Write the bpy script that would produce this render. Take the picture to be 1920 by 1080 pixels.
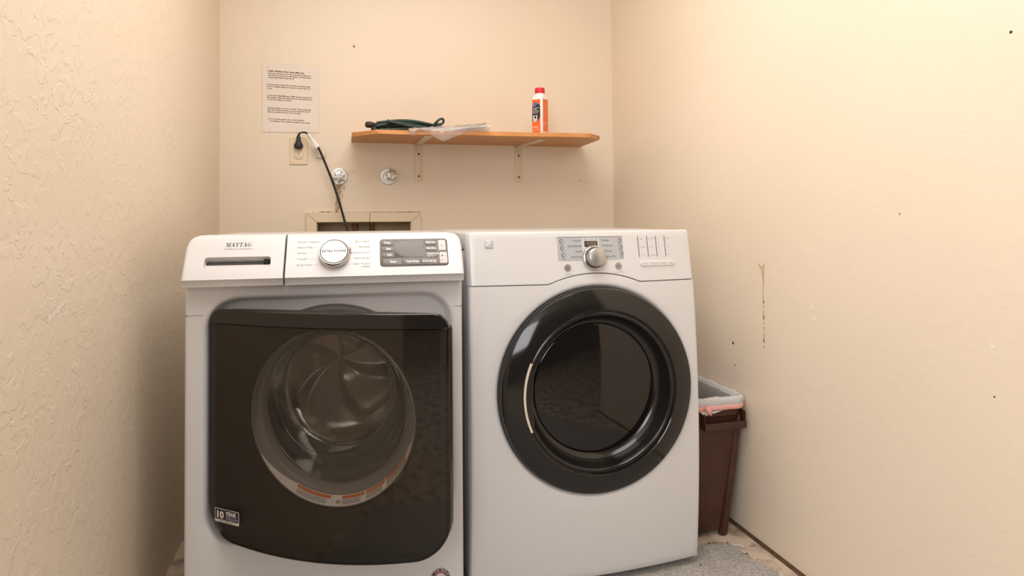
import bpy, bmesh, math, random
from mathutils import Vector, Matrix

# ------------------------------------------------------------------ scene reset
for o in list(bpy.data.objects):
    bpy.data.objects.remove(o, do_unlink=True)
S = bpy.context.scene
COL = S.collection
PI = math.pi
rnd = random.Random(7)

# ------------------------------------------------------------------ camera
F_PX, YAW, ROLL, PITCH, PY, CAM_H = 1216.29, .2535, .0081, .0245, 381.08, 1.0251
cd = bpy.data.cameras.new('camera')
cam = bpy.data.objects.new('camera', cd)
COL.objects.link(cam)
cd.sensor_fit = 'HORIZONTAL'
cd.sensor_width = 36.0
cd.lens = F_PX / 1920 * 36.0
cd.shift_y = -(540 - PY) / 1920
cd.clip_start = .02
cam.matrix_world = (Matrix.Translation((0, 0, CAM_H)) @ Matrix.Rotation(-YAW, 4, 'Z')
                    @ Matrix.Rotation(PI / 2 + PITCH, 4, 'X') @ Matrix.Rotation(-ROLL, 4, 'Z'))
S.camera = cam

# ------------------------------------------------------------------ light and exposure
S.view_settings.view_transform = 'Standard'
S.view_settings.look = 'None'
S.view_settings.gamma = 1.0
S.view_settings.use_curve_mapping = False
S.view_settings.exposure = -.12

W = bpy.data.worlds.new('world')
S.world = W
W.use_nodes = True
W.node_tree.nodes['Background'].inputs[0].default_value = (.93, .96, 1.0, 1)
W.node_tree.nodes['Background'].inputs[1].default_value = .45

def area(name, loc, rot, sx, sy, power, col):
    l = bpy.data.lights.new(name, 'AREA')
    l.shape = 'RECTANGLE'
    l.size, l.size_y = sx, sy
    l.energy = power
    l.color = col
    o = bpy.data.objects.new(name, l)
    COL.objects.link(o)
    o.location = loc
    o.rotation_euler = rot
    return o

area('ceiling_bounce_light', (.22, 1.10, 2.46), (0, 0, 0), 1.2, 2.0, 37, (1.0, .965, .925))  # wide unseen area light imitating flash bounced off the ceiling
area('front_left_fill', (-1.05, -1.35, 1.80), (math.radians(84), 0, math.radians(-24)), 1.5, 1.2, 51, (.98, .965, .99))  # added unseen area light, frontal fill from the left

# ------------------------------------------------------------------ materials
MATS = {}
def new_mat(name):
    m = bpy.data.materials.new(name)
    m.use_nodes = True
    return m, m.node_tree, m.node_tree.nodes['Principled BSDF']

def P(name, col, rough=.5, metal=0., spec=.5, coat=0., trans=0., bump=None, vary=None):
    """plain principled material; bump=(scale, strength), vary=(scale, amount)"""
    if name in MATS:
        return MATS[name]
    m, nt, b = new_mat(name)
    b.inputs['Base Color'].default_value = (*col, 1)
    b.inputs['Roughness'].default_value = rough
    b.inputs['Metallic'].default_value = metal
    b.inputs['Specular IOR Level'].default_value = spec
    b.inputs['Coat Weight'].default_value = coat
    b.inputs['Coat Roughness'].default_value = .06
    if trans:
        b.inputs['Transmission Weight'].default_value = trans
    tc = nt.nodes.new('ShaderNodeTexCoord')
    if vary:
        n = nt.nodes.new('ShaderNodeTexNoise')
        n.inputs['Scale'].default_value = vary[0]
        n.inputs['Detail'].default_value = 4
        nt.links.new(tc.outputs['Object'], n.inputs['Vector'])
        r = nt.nodes.new('ShaderNodeMapRange')
        r.inputs['From Min'].default_value = .3
        r.inputs['From Max'].default_value = .7
        r.inputs['To Min'].default_value = 1 - vary[1]
        r.inputs['To Max'].default_value = 1 + vary[1]
        nt.links.new(n.outputs['Fac'], r.inputs['Value'])
        mx = nt.nodes.new('ShaderNodeVectorMath')
        mx.operation = 'SCALE'
        mx.inputs[0].default_value = col
        nt.links.new(r.outputs[0], mx.inputs['Scale'])
        nt.links.new(mx.outputs[0], b.inputs['Base Color'])
    if bump:
        n = nt.nodes.new('ShaderNodeTexNoise')
        n.inputs['Scale'].default_value = bump[0]
        n.inputs['Detail'].default_value = 3
        nt.links.new(tc.outputs['Object'], n.inputs['Vector'])
        bp = nt.nodes.new('ShaderNodeBump')
        bp.inputs['Strength'].default_value = bump[1]
        bp.inputs['Distance'].default_value = .002
        nt.links.new(n.outputs['Fac'], bp.inputs['Height'])
        nt.links.new(bp.outputs[0], b.inputs['Normal'])
    MATS[name] = m
    return m

def wall_material(name, col, trowel, fine):
    """painted plaster: raised trowel ridges and fine roller stipple"""
    m, nt, b = new_mat(name)
    N, L = nt.nodes, nt.links
    b.inputs['Roughness'].default_value = .42
    b.inputs['Specular IOR Level'].default_value = .45
    tc = N.new('ShaderNodeTexCoord')
    # broad, faint colour unevenness of the paint
    n0 = N.new('ShaderNodeTexNoise'); n0.inputs['Scale'].default_value = 2.2; n0.inputs['Detail'].default_value = 5
    L.new(tc.outputs['Object'], n0.inputs['Vector'])
    r0 = N.new('ShaderNodeMapRange'); r0.inputs['To Min'].default_value = .965; r0.inputs['To Max'].default_value = 1.03
    L.new(n0.outputs['Fac'], r0.inputs['Value'])
    sc = N.new('ShaderNodeVectorMath'); sc.operation = 'SCALE'; sc.inputs[0].default_value = col
    L.new(r0.outputs[0], sc.inputs['Scale'])
    L.new(sc.outputs[0], b.inputs['Base Color'])
    # plateaus with sharp broken edges
    n1 = N.new('ShaderNodeTexNoise'); n1.inputs['Scale'].default_value = 30; n1.inputs['Detail'].default_value = 4.5
    n1.inputs['Distortion'].default_value = .5
    L.new(tc.outputs['Object'], n1.inputs['Vector'])
    cr = N.new('ShaderNodeMapRange'); cr.interpolation_type = 'SMOOTHSTEP'
    cr.inputs['From Min'].default_value = .505; cr.inputs['From Max'].default_value = .540
    L.new(n1.outputs['Fac'], cr.inputs['Value'])
    # patchiness: where the trowel left texture
    n2 = N.new('ShaderNodeTexNoise'); n2.inputs['Scale'].default_value = 6.0; n2.inputs['Detail'].default_value = 2
    L.new(tc.outputs['Object'], n2.inputs['Vector'])
    r2 = N.new('ShaderNodeMapRange'); r2.inputs['From Min'].default_value = .32; r2.inputs['From Max'].default_value = .62
    L.new(n2.outputs['Fac'], r2.inputs['Value'])
    mu = N.new('ShaderNodeMath'); mu.operation = 'MULTIPLY'
    L.new(cr.outputs[0], mu.inputs[0]); L.new(r2.outputs[0], mu.inputs[1])
    b1 = N.new('ShaderNodeBump'); b1.inputs['Strength'].default_value = trowel; b1.inputs['Distance'].default_value = .0035
    L.new(mu.outputs[0], b1.inputs['Height'])
    n3 = N.new('ShaderNodeTexNoise'); n3.inputs['Scale'].default_value = 90; n3.inputs['Detail'].default_value = 4
    L.new(tc.outputs['Object'], n3.inputs['Vector'])
    b2 = N.new('ShaderNodeBump'); b2.inputs['Strength'].default_value = fine; b2.inputs['Distance'].default_value = .002
    L.new(n3.outputs['Fac'], b2.inputs['Height']); L.new(b1.outputs[0], b2.inputs['Normal'])
    L.new(b2.outputs[0], b.inputs['Normal'])
    return m

WALL = (.825, .71, .57)
M_wall_side = wall_material('wall_plaster_trowelled', WALL, .34, .10)
M_wall_right = wall_material('wall_plaster_light_trowel', WALL, .12, .08)
M_wall_back = wall_material('wall_plaster_smooth', WALL, .06, .16)

def floor_material():
    m, nt, b = new_mat('concrete_floor')
    N, L = nt.nodes, nt.links
    tc = N.new('ShaderNodeTexCoord')
    n = N.new('ShaderNodeTexNoise'); n.inputs['Scale'].default_value = 13; n.inputs['Detail'].default_value = 9
    L.new(tc.outputs['Object'], n.inputs['Vector'])
    cr = N.new('ShaderNodeValToRGB')
    e = cr.color_ramp.elements
    e[0].position = .34; e[0].color = (.27, .20, .145, 1)
    e[1].position = .55; e[1].color = (.62, .51, .40, 1)
    L.new(n.outputs['Fac'], cr.inputs[0])
    L.new(cr.outputs[0], b.inputs['Base Color'])
    b.inputs['Roughness'].default_value = .8
    bp = N.new('ShaderNodeBump'); bp.inputs['Strength'].default_value = .5; bp.inputs['Distance'].default_value = .004
    n2 = N.new('ShaderNodeTexNoise'); n2.inputs['Scale'].default_value = 60; n2.inputs['Detail'].default_value = 6
    L.new(tc.outputs['Object'], n2.inputs['Vector'])
    L.new(n2.outputs['Fac'], bp.inputs['Height']); L.new(bp.outputs[0], b.inputs['Normal'])
    return m
M_floor = floor_material()

def coating_material():
    m, nt, b = new_mat('grey_floor_coating')
    N, L = nt.nodes, nt.links
    tc = N.new('ShaderNodeTexCoord')
    n = N.new('ShaderNodeTexNoise'); n.inputs['Scale'].default_value = 110; n.inputs['Detail'].default_value = 6
    L.new(tc.outputs['Object'], n.inputs['Vector'])
    cr = N.new('ShaderNodeValToRGB'); e = cr.color_ramp.elements
    e[0].position = .30; e[0].color = (.29, .27, .245, 1)
    e[1].position = .62; e[1].color = (.47, .445, .415, 1)
    L.new(n.outputs['Fac'], cr.inputs[0])
    n4 = N.new('ShaderNodeTexNoise'); n4.inputs['Scale'].default_value = 14; n4.inputs['Detail'].default_value = 4
    L.new(tc.outputs['Object'], n4.inputs['Vector'])
    r = N.new('ShaderNodeMapRange'); r.inputs['To Min'].default_value = .8; r.inputs['To Max'].default_value = 1.2
    L.new(n4.outputs['Fac'], r.inputs['Value'])
    sc = N.new('ShaderNodeVectorMath'); sc.operation = 'SCALE'
    L.new(cr.outputs[0], sc.inputs[0]); L.new(r.outputs[0], sc.inputs['Scale'])
    L.new(sc.outputs[0], b.inputs['Base Color'])
    b.inputs['Roughness'].default_value = .85
    bp = N.new('ShaderNodeBump'); bp.inputs['Strength'].default_value = .8; bp.inputs['Distance'].default_value = .003
    L.new(n.outputs['Fac'], bp.inputs['Height']); L.new(bp.outputs[0], b.inputs['Normal'])
    return m
M_coating = coating_material()

def wood_material():
    m, nt, b = new_mat('shelf_wood')
    N, L = nt.nodes, nt.links
    tc = N.new('ShaderNodeTexCoord')
    mp = N.new('ShaderNodeMapping'); mp.inputs['Scale'].default_value = (1.6, 26, 26)
    L.new(tc.outputs['Object'], mp.inputs[0])
    n = N.new('ShaderNodeTexNoise'); n.inputs['Scale'].default_value = 2.4; n.inputs['Detail'].default_value = 5; n.inputs['Distortion'].default_value = .8
    L.new(mp.outputs[0], n.inputs['Vector'])
    cr = N.new('ShaderNodeValToRGB'); e = cr.color_ramp.elements
    e[0].position = .3; e[0].color = (.45, .175, .05, 1)
    e[1].position = .66; e[1].color = (.74, .345, .12, 1)
    L.new(n.outputs['Fac'], cr.inputs[0]); L.new(cr.outputs[0], b.inputs['Base Color'])
    b.inputs['Roughness'].default_value = .42
    return m
M_wood = wood_material()

def thin_glass(name, tint, refl=1.0, rough=.0, ior=1.5):
    """clear or tinted pane: transparent, with a fresnel mirror coat"""
    m = bpy.data.materials.new(name); m.use_nodes = True
    nt = m.node_tree; N, L = nt.nodes, nt.links
    N.clear()
    out = N.new('ShaderNodeOutputMaterial')
    tr = N.new('ShaderNodeBsdfTransparent'); tr.inputs[0].default_value = (*tint, 1)
    gl = N.new('ShaderNodeBsdfGlossy'); gl.inputs['Roughness'].default_value = rough
    lw = N.new('ShaderNodeLayerWeight'); lw.inputs['Blend'].default_value = .5
    pw = N.new('ShaderNodeMath'); pw.operation = 'POWER'; pw.inputs[1].default_value = 5
    f0 = ((ior - 1) / (ior + 1)) ** 2
    ma = N.new('ShaderNodeMath'); ma.operation = 'MULTIPLY_ADD'; ma.inputs[1].default_value = 1 - f0; ma.inputs[2].default_value = f0
    mu = N.new('ShaderNodeMath'); mu.operation = 'MULTIPLY'; mu.inputs[1].default_value = refl; mu.use_clamp = True
    mx = N.new('ShaderNodeMixShader')
    L.new(lw.outputs['Facing'], pw.inputs[0]); L.new(pw.outputs[0], ma.inputs[0])
    L.new(ma.outputs[0], mu.inputs[0]); L.new(mu.outputs[0], mx.inputs[0])
    L.new(tr.outputs[0], mx.inputs[1]); L.new(gl.outputs[0], mx.inputs[2])
    L.new(mx.outputs[0], out.inputs[0])
    return m

M_white = P('white_enamel', (.69, .68, .69), .28, spec=.5)
M_white_d = P('white_dryer_enamel', (.685, .675, .675), .26, spec=.5)
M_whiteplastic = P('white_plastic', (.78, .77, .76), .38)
M_greycab = P('grey_cabinet_side', (.70, .69, .69), .4)
M_dark = P('dark_gap', (.012, .011, .010), .8)
M_black = P('black_gloss_plastic', (.012, .0105, .0095), .10, spec=.5)
M_blackmat = P('black_mask', (.016, .013, .011), .45)
M_smoke = thin_glass('smoked_door_glass', (.77, .745, .715), refl=.75)
M_bowl = thin_glass('clear_bowl_glass', (.95, .95, .94), refl=2.2, ior=1.55)
M_gasket = P('grey_rubber_gasket', (.16, .155, .15), .45)
M_chrome = P('chrome', (.80, .79, .78), .14, metal=1.)
M_oldchrome = P('pitted_chrome', (.72, .70, .67), .36, metal=.9, bump=(120, .10), vary=(60, .16))
M_silver = P('silver_plastic', (.50, .48, .465), .32, metal=.75)
M_silverlight = P('silver_grey_panel', (.45, .46, .48), .4)
M_cream = P('cream_trim_strip', (.72, .64, .54), .4)
M_ink = P('grey_print', (.15, .14, .135), .6)
M_inklight = P('pale_grey_print', (.38, .36, .35), .6)
M_inkblack = P('black_print', (.02, .02, .02), .5)
M_whiteprint = P('white_print', (.85, .85, .85), .5)
M_display = P('grey_display_panel', (.135, .115, .105), .3)
M_button = P('dark_grey_button', (.155, .135, .125), .38)
M_lcd = P('smoked_screen', (.115, .098, .09), .15)
M_ledwin = P('dark_led_window', (.022, .015, .008), .2)
M_segment = P('unlit_segment', (.42, .33, .24), .5)
M_lightbutton = P('light_grey_button', (.62, .58, .55), .4)
M_plate = P('ivory_cover_plate', (.80, .66, .46), .38)
M_socket = P('ivory_socket', (.86, .73, .55), .35)
M_rubber = P('black_rubber', (.014, .013, .013), .42)
M_cordgreen = P('dark_green_rubber', (.018, .045, .036), .38)
M_tagwhite = P('white_paper_tag', (.85, .83, .80), .6)
M_bracket = P('cream_painted_steel', (.75, .62, .45), .4)
M_screw = P('dark_screw', (.03, .02, .015), .5)
M_copper = P('tarnished_brass', (.20, .10, .055), .45, metal=.8, vary=(60, .5))
M_boxpaint = P('recess_paint', (.50, .39, .27), .6, vary=(8, .2))
M_framepaint = P('painted_frame_wood', (.80, .66, .49), .42)
M_rust = P('rust_brown', (.36, .17, .06), .8, vary=(60, .5))
M_stainlight = P('pale_brown_stain', (.58, .42, .26), .8, vary=(60, .3))
M_scuff = P('white_patch', (.86, .78, .69), .6)
M_brownplastic = P('brown_plastic', (.060, .021, .0115), .38, bump=(160, .15), vary=(14, .12))
M_bag = P('white_bag_film', (.62, .60, .60), .35, bump=(26, .6))
M_baginner = P('grey_bag_film', (.27, .26, .265), .4, bump=(22, .8))
M_pink = P('pink_drawstring', (.88, .44, .40), .45, bump=(30, .4))
M_bottle = P('white_bottle_plastic', (.86, .85, .84), .35)
M_redcap = P('red_cap', (.72, .018, .035), .35)
M_orange = P('orange_label', (.86, .155, .022), .42)
M_bluelabel = P('blue_label_mark', (.06, .17, .55), .45)
M_labelblack = P('black_label_panel', (.025, .022, .03), .42)
M_warnorange = P('orange_warning_bar', (.62, .20, .075), .5)
M_paper = P('notice_paper', (.80, .72, .645), .6, vary=(5, .04))
M_papertext = P('brown_print', (.11, .05, .035), .7)
M_soil = P('dark_debris', (.045, .03, .022), .9)
M_navy = P('navy_sticker', (.02, .018, .035), .4)
M_redprint = P('red_print', (.45, .05, .05), .5)

def drum_material():
    """stainless steel pierced with small round holes (laid out in the drum's own u,v)"""
    m, nt, b = new_mat('pierced_steel_drum')
    N, L = nt.nodes, nt.links
    uv = N.new('ShaderNodeUVMap')
    def math_(op, a, bb=None):
        n = N.new('ShaderNodeMath'); n.operation = op
        for i, v in enumerate((a, bb)):
            if v is None: continue
            if isinstance(v, (int, float)): n.inputs[i].default_value = v
            else: L.new(v, n.inputs[i])
        return n.outputs[0]
    sp = N.new('ShaderNodeSeparateXYZ'); L.new(uv.outputs[0], sp.inputs[0])
    def grid(off):
        u = math_('SUBTRACT', math_('FRACT', math_('ADD', math_('MULTIPLY', sp.outputs[0], 38.), off)), .5)
        v = math_('SUBTRACT', math_('FRACT', math_('ADD', math_('MULTIPLY', sp.outputs[1], 22.), off)), .5)
        d = math_('SQRT', math_('ADD', math_('POWER', math_('DIVIDE', u, 38.), 2.), math_('POWER', math_('DIVIDE', v, 22.), 2.)))
        return math_('LESS_THAN', d, .0026)
    h = math_('MULTIPLY', math_('MAXIMUM', grid(0.), grid(.5)), math_('MULTIPLY', math_('GREATER_THAN', sp.outputs[1], .16), math_('LESS_THAN', sp.outputs[1], .455)))
    mx = N.new('ShaderNodeMix'); mx.data_type = 'RGBA'
    mx.inputs['A'].default_value = (.66, .64, .62, 1); mx.inputs['B'].default_value = (.01, .01, .01, 1)
    L.new(h, mx.inputs['Factor']); L.new(mx.outputs['Result'], b.inputs['Base Color'])
    b.inputs['Metallic'].default_value = 1.
    b.inputs['Roughness'].default_value = .3
    return m
M_drum = drum_material()
M_steel = P('brushed_steel', (.62, .60, .58), .27, metal=1.)

# ------------------------------------------------------------------ object helpers
def empty(name, loc, rz=0.):
    o = bpy.data.objects.new(name, None)
    o.empty_display_size = .05
    COL.objects.link(o)
    o.location = loc
    o.rotation_euler = (0, 0, rz)
    return o

def tag(o, label, cat, group=None):
    o['label'] = label
    o['category'] = cat
    if group: o['group'] = group
    return o

def link(name, me, mats, parent=None, sharp=40):
    if not isinstance(mats, (list, tuple)): mats = [mats]
    for m in mats: me.materials.append(m)
    for p in me.polygons: p.use_smooth = True
    me.set_sharp_from_angle(angle=math.radians(sharp))
    o = bpy.data.objects.new(name, me)
    COL.objects.link(o)
    if parent: o.parent = parent
    return o

class MB:
    """collects shapes into one mesh"""
    def __init__(s):
        s.v, s.f, s.mi = [], [], []
    def add(s, vs, fs, mi=0):
        n = len(s.v)
        s.v += [tuple(p) for p in vs]
        for f in fs:
            s.f.append([i + n for i in f]); s.mi.append(mi)
        return s
    def box(s, x0, x1, y0, y1, z0, z1, mi=0, fn=None):
        vs = [(x, y, z) for x in (x0, x1) for y in (y0, y1) for z in (z0, z1)]
        if fn: vs = [fn(*p) for p in vs]
        return s.add(vs, [(0, 1, 3, 2), (4, 6, 7, 5), (0, 4, 5, 1), (2, 3, 7, 6), (0, 2, 6, 4), (1, 5, 7, 3)], mi)
    def loft(s, loops, closed=True, cap0=False, cap1=False, mi=0, wrap=False):
        n = len(loops[0]); vs = [p for l in loops for p in l]; fs = []
        m = len(loops)
        for i in range(m if wrap else m - 1):
            a, b = i * n, ((i + 1) % m) * n
            for j in range(n if closed else n - 1):
                k = (j + 1) % n
                fs.append((a + j, a + k, b + k, b + j))
        if cap0: fs.append(tuple(range(n))[::-1])
        if cap1: fs.append(tuple((m - 1) * n + j for j in range(n)))
        return s.add(vs, fs, mi)
    def tube(s, pts, r, n=10, mi=0, cap=True):
        pts = [Vector(p) for p in pts]
        m = len(pts)
        rs = r if isinstance(r, (list, tuple)) else [r] * m
        loops = []
        t = (pts[1] - pts[0]).normalized()
        u = t.orthogonal().normalized()
        for i in range(m):
            a = pts[max(i - 1, 0)]; b = pts[min(i + 1, m - 1)]
            t = (b - a).normalized()
            u = (u - t * u.dot(t))
            u = u.normalized() if u.length > 1e-6 else t.orthogonal().normalized()
            w = t.cross(u)
            loops.append([pts[i] + rs[i] * (math.cos(2 * PI * k / n) * u + math.sin(2 * PI * k / n) * w) for k in range(n)])
        return s.loft(loops, True, cap, cap, mi)
    def revolve(s, prof, c=(0, 0, 0), n=64, mi=0, axis='y', a0=0., a1=2 * PI, closed=True, mat=None, wrap=False):
        """profile of (radius, along); axis y: circle in x,z"""
        loops = []
        for r, t in prof:
            l = []
            for k in range(n if closed else n + 1):
                a = a0 + (a1 - a0) * k / n
                if axis == 'y': p = Vector((r * math.cos(a), t, r * math.sin(a)))
                else: p = Vector((r * math.cos(a), r * math.sin(a), t))
                if mat is not None: p = mat @ p
                l.append((p[0] + c[0], p[1] + c[1], p[2] + c[2]))
            loops.append(l)
        return s.loft(loops, closed, False, False, mi, wrap)
    def build(s, name, mats, parent=None, sharp=40, bevel=None, fix=True):
        me = bpy.data.meshes.new(name)
        me.from_pydata(s.v, [], s.f)
        me.polygons.foreach_set('material_index', s.mi)
        if fix or bevel:
            bm = bmesh.new(); bm.from_mesh(me)
            bmesh.ops.remove_doubles(bm, verts=bm.verts, dist=1e-6)
            if fix: bmesh.ops.recalc_face_normals(bm, faces=bm.faces)
            if bevel:
                es = [e for e in bm.edges if len(e.link_faces) == 2 and e.calc_face_angle(0) > math.radians(35)]
                bmesh.ops.bevel(bm, geom=es, offset=bevel[0], segments=bevel[1], affect='EDGES', profile=.5, clamp_overlap=True)
            bm.to_mesh(me); bm.free()
        me.update()
        return link(name, me, mats, parent, sharp)

def rrect(cx, cz, w, h, r, n=8):
    """rounded rectangle outline, ccw, as (x, z)"""
    r = min(r, w / 2 - 1e-5, h / 2 - 1e-5)
    out = []
    for sx, sz, a0 in ((1, 1, 0), (-1, 1, 90), (-1, -1, 180), (1, -1, 270)):
        for k in range(n + 1):
            a = math.radians(a0 + 90 * k / n)
            out.append((cx + sx * (w / 2 - r) + r * math.cos(a), cz + sz * (h / 2 - r) + r * math.sin(a)))
    return out

def polar(poly, c, angs):
    """radius of a star-shaped outline at given angles"""
    pts = []
    m = len(poly)
    out = []
    for a in angs:
        dx, dz = math.cos(a), math.sin(a)
        best = None
        for i in range(m):
            x0, z0 = poly[i][0] - c[0], poly[i][1] - c[1]
            x1, z1 = poly[(i + 1) % m][0] - c[0], poly[(i + 1) % m][1] - c[1]
            ex, ez = x1 - x0, z1 - z0
            den = dx * ez - dz * ex
            if abs(den) < 1e-12: continue
            t = (x0 * ez - z0 * ex) / den
            u = (x0 * dz - z0 * dx) / den
            if t > 0 and -1e-7 <= u <= 1 + 1e-7:
                if best is None or t > best: best = t
        out.append((c[0] + dx * best, c[1] + dz * best))
    return out

def text_into(mb, s, fn, x, y, size, align='LEFT', bold=0., mi=0, sx=1., spacing=1., res=2):
    cu = bpy.data.curves.new('text', 'FONT')
    cu.body = s
    cu.size = size
    cu.align_x = align
    cu.offset = bold
    cu.resolution_u = res
    cu.space_character = spacing
    ob = bpy.data.objects.new('text', cu)
    COL.objects.link(ob)
    dg = bpy.context.evaluated_depsgraph_get()
    me = bpy.data.meshes.new_from_object(ob.evaluated_get(dg))
    vs = [fn(x + v.co.x * sx, y + v.co.y) for v in me.vertices]
    fs = [tuple(p.vertices) for p in me.polygons]
    mb.add(vs, fs, mi)
    bpy.data.objects.remove(ob); bpy.data.curves.remove(cu); bpy.data.meshes.remove(me)

def quad_into(mb, fn, x0, x1, y0, y1, mi=0, nx=1):
    vs, fs = [], []
    for i in range(nx + 1):
        x = x0 + (x1 - x0) * i / nx
        vs += [fn(x, y0), fn(x, y1)]
    for i in range(nx):
        fs.append((2 * i, 2 * i + 2, 2 * i + 3, 2 * i + 1))
    mb.add(vs, fs, mi)

def bool_cut(o, cutter):
    md = o.modifiers.new('b', 'BOOLEAN'); md.object = cutter; md.operation = 'DIFFERENCE'; md.solver = 'EXACT'
    dg = bpy.context.evaluated_depsgraph_get()
    me = bpy.data.meshes.new_from_object(o.evaluated_get(dg))
    o.modifiers.clear()
    old = o.data; o.data = me
    bpy.data.meshes.remove(old)
    cm = cutter.data
    bpy.data.objects.remove(cutter); bpy.data.meshes.remove(cm)
    for p in me.polygons: p.use_smooth = True
    me.set_sharp_from_angle(angle=math.radians(35))

def struct(o):
    o['kind'] = 'structure'
    return o

# ================================================================== THE ROOM
D, XL, XR, H = 2.9256, -.5038, 1.2668, 2.5
BX0, BX1, BZ0, BZ1 = -.114, .289, .76, 1.018      # opening of the recessed valve box
mb = MB()
xs = [XL - .12, BX0, BX1, XR + .12]; zs = [-.03, BZ0, BZ1, H]
for i in range(3):
    for j in range(3):
        if i == 1 and j == 1: continue
        mb.add([(xs[i], D, zs[j]), (xs[i + 1], D, zs[j]), (xs[i + 1], D, zs[j + 1]), (xs[i], D, zs[j + 1])], [(0, 1, 2, 3)])
mb.box(XL - .12, XR + .12, D + .10, D + .13, -.03, H)
for a, b_, c_, d_ in ((BX0, BX0, BZ0, BZ1), (BX1, BX1, BZ0, BZ1)):
    mb.add([(a, D, c_), (a, D + .1, c_), (a, D + .1, d_), (a, D, d_)], [(0, 1, 2, 3)])
for z in (BZ0, BZ1):
    mb.add([(BX0, D, z), (BX1, D, z), (BX1, D + .1, z), (BX0, D + .1, z)], [(0, 1, 2, 3)])
wall_back = struct(mb.build('wall_back', M_wall_back, sharp=20, fix=False))
wall_left = struct(MB().box(XL - .12, XL, .2, D + .13, -.03, H).build('wall_left', M_wall_side))
# the right wall stops just short of the slab
wall_right = struct(MB().box(XR, XR + .12, .42, D + .13, .007, H).build('wall_right', M_wall_right))
struct(MB().box(XR - .0105, XR + .10, .42, D, -.03, .0045).build('gap_shade_strip_right', P('gap_shade_brown', (.10, .055, .025), .8, vary=(30, .4))))  # dark strip stands in for the shaded gap under the wall
struct(MB().box(-3.2, 3.4, -3.2, D + .13, -.06, 0).build('floor', M_floor))
struct(MB().box(-3.2, 3.4, -3.2, D + .13, H, H + .06).build('ceiling', P('ceiling_paint', (.80, .74, .66), .7)))
struct(MB().box(-3.2, 3.4, -3.3, -3.2, -.03, H).build('wall_front', P('far_wall_paint', (.24, .22, .21), .7)))

# grey coating left on the slab in front of the machines
pts = [(1.0, 1.846), (1.067, 1.842), (1.107, 1.841), (1.140, 1.836), (1.169, 1.828), (1.181, 1.80), (1.178, 1.771), (1.190, 1.745), (1.183, 1.725),
       (1.200, 1.70), (1.196, 1.672), (1.212, 1.65), (1.203, 1.629), (1.22, 1.55), (1.21, 1.3), (1.23, 1.0), (1.0, .6), (.2, .5), (-.44, .8), (-.45, 1.2), (-.44, 1.7)]
lo = [(x + rnd.uniform(-.003, .003), y + rnd.uniform(-.003, .003), 0.) for x, y in pts]
mb = MB().loft([[(x, y, .0) for x, y, z in lo], [(x, y, .0016) for x, y, z in lo]], True, False, True)
coat = mb.build('coating', M_coating, bpy.data.objects['floor'])

# marks on the right wall: a rusty run, holes, pale knocks
def blob(mb, pts, fn, mi=0):
    mb.add([fn(u, v) for u, v in pts], [tuple(range(len(pts)))], mi)
def rw(h): return lambda y, z: (XR - h, y, z)
mb = MB()
blob(mb, [(1.795, .881), (1.780, .872), (1.772, .868), (1.762, .882), (1.764, .868), (1.7655, .84), (1.767, .815), (1.7705, .80), (1.7735, .83), (1.777, .855)], rw(.0006), 0)
z = .80
while z > .61:
    l = rnd.uniform(.004, .014)
    w_ = rnd.uniform(.0008, .002) if rnd.random() < .75 else .0034
    y = 1.770 + rnd.uniform(-.0015, .0015)
    blob(mb, [(y - w_, z), (y, z + .002), (y + w_, z), (y + w_ * .8, z - l), (y, z - l - .002), (y - w_ * .8, z - l)], rw(.0007), 1)
    z -= l + rnd.uniform(.002, .013)
mb.build('rust_run', [M_stainlight, M_rust], wall_right)
mb = MB()
for y, z, r in ((.977, 1.384, .0032), (1.937, .603, .0045), (1.93, .53, .003), (1.03, .66, .002), (1.25, 1.03, .0018)):
    blob(mb, [(y + r * math.cos(a), z + r * math.sin(a) * rnd.uniform(.8, 1.2)) for a in [k * PI / 5 for k in range(10)]], rw(.0008))
mb.build('nail_hole', M_screw, wall_right)
mb = MB()
for y, z, ry, rz in ((1.545, .741, .010, .006), (1.553, .772, .008, .009), (1.03, .76, .006, .004), (1.40, .67, .006, .003)):
    blob(mb, [(y + ry * math.cos(a) * rnd.uniform(.7, 1.2), z + rz * math.sin(a) * rnd.uniform(.7, 1.2)) for a in [k * PI / 7 for k in range(14)]], rw(.0006))
mb.build('pale_knock', M_scuff, wall_right)
# scuff on the left wall
mb = MB()
for i, (y, z, ly, lz) in enumerate(((1.318, .857, .012, .006), (1.337, .864, .014, .006), (1.352, .868, .016, .007), (1.372, .875, .018, .005), (1.39, .879, .010, .003))):
    mb.add([(XL + .0006 + .00008 * i, y + ly * math.cos(a) * rnd.uniform(.8, 1.1), z + lz * math.sin(a) * rnd.uniform(.7, 1.2) + ly * .3 * math.cos(a)) for a in [k * PI / 6 for k in range(12)]], [tuple(range(12))])
mb.build('scuff', M_scuff, wall_left)
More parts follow.
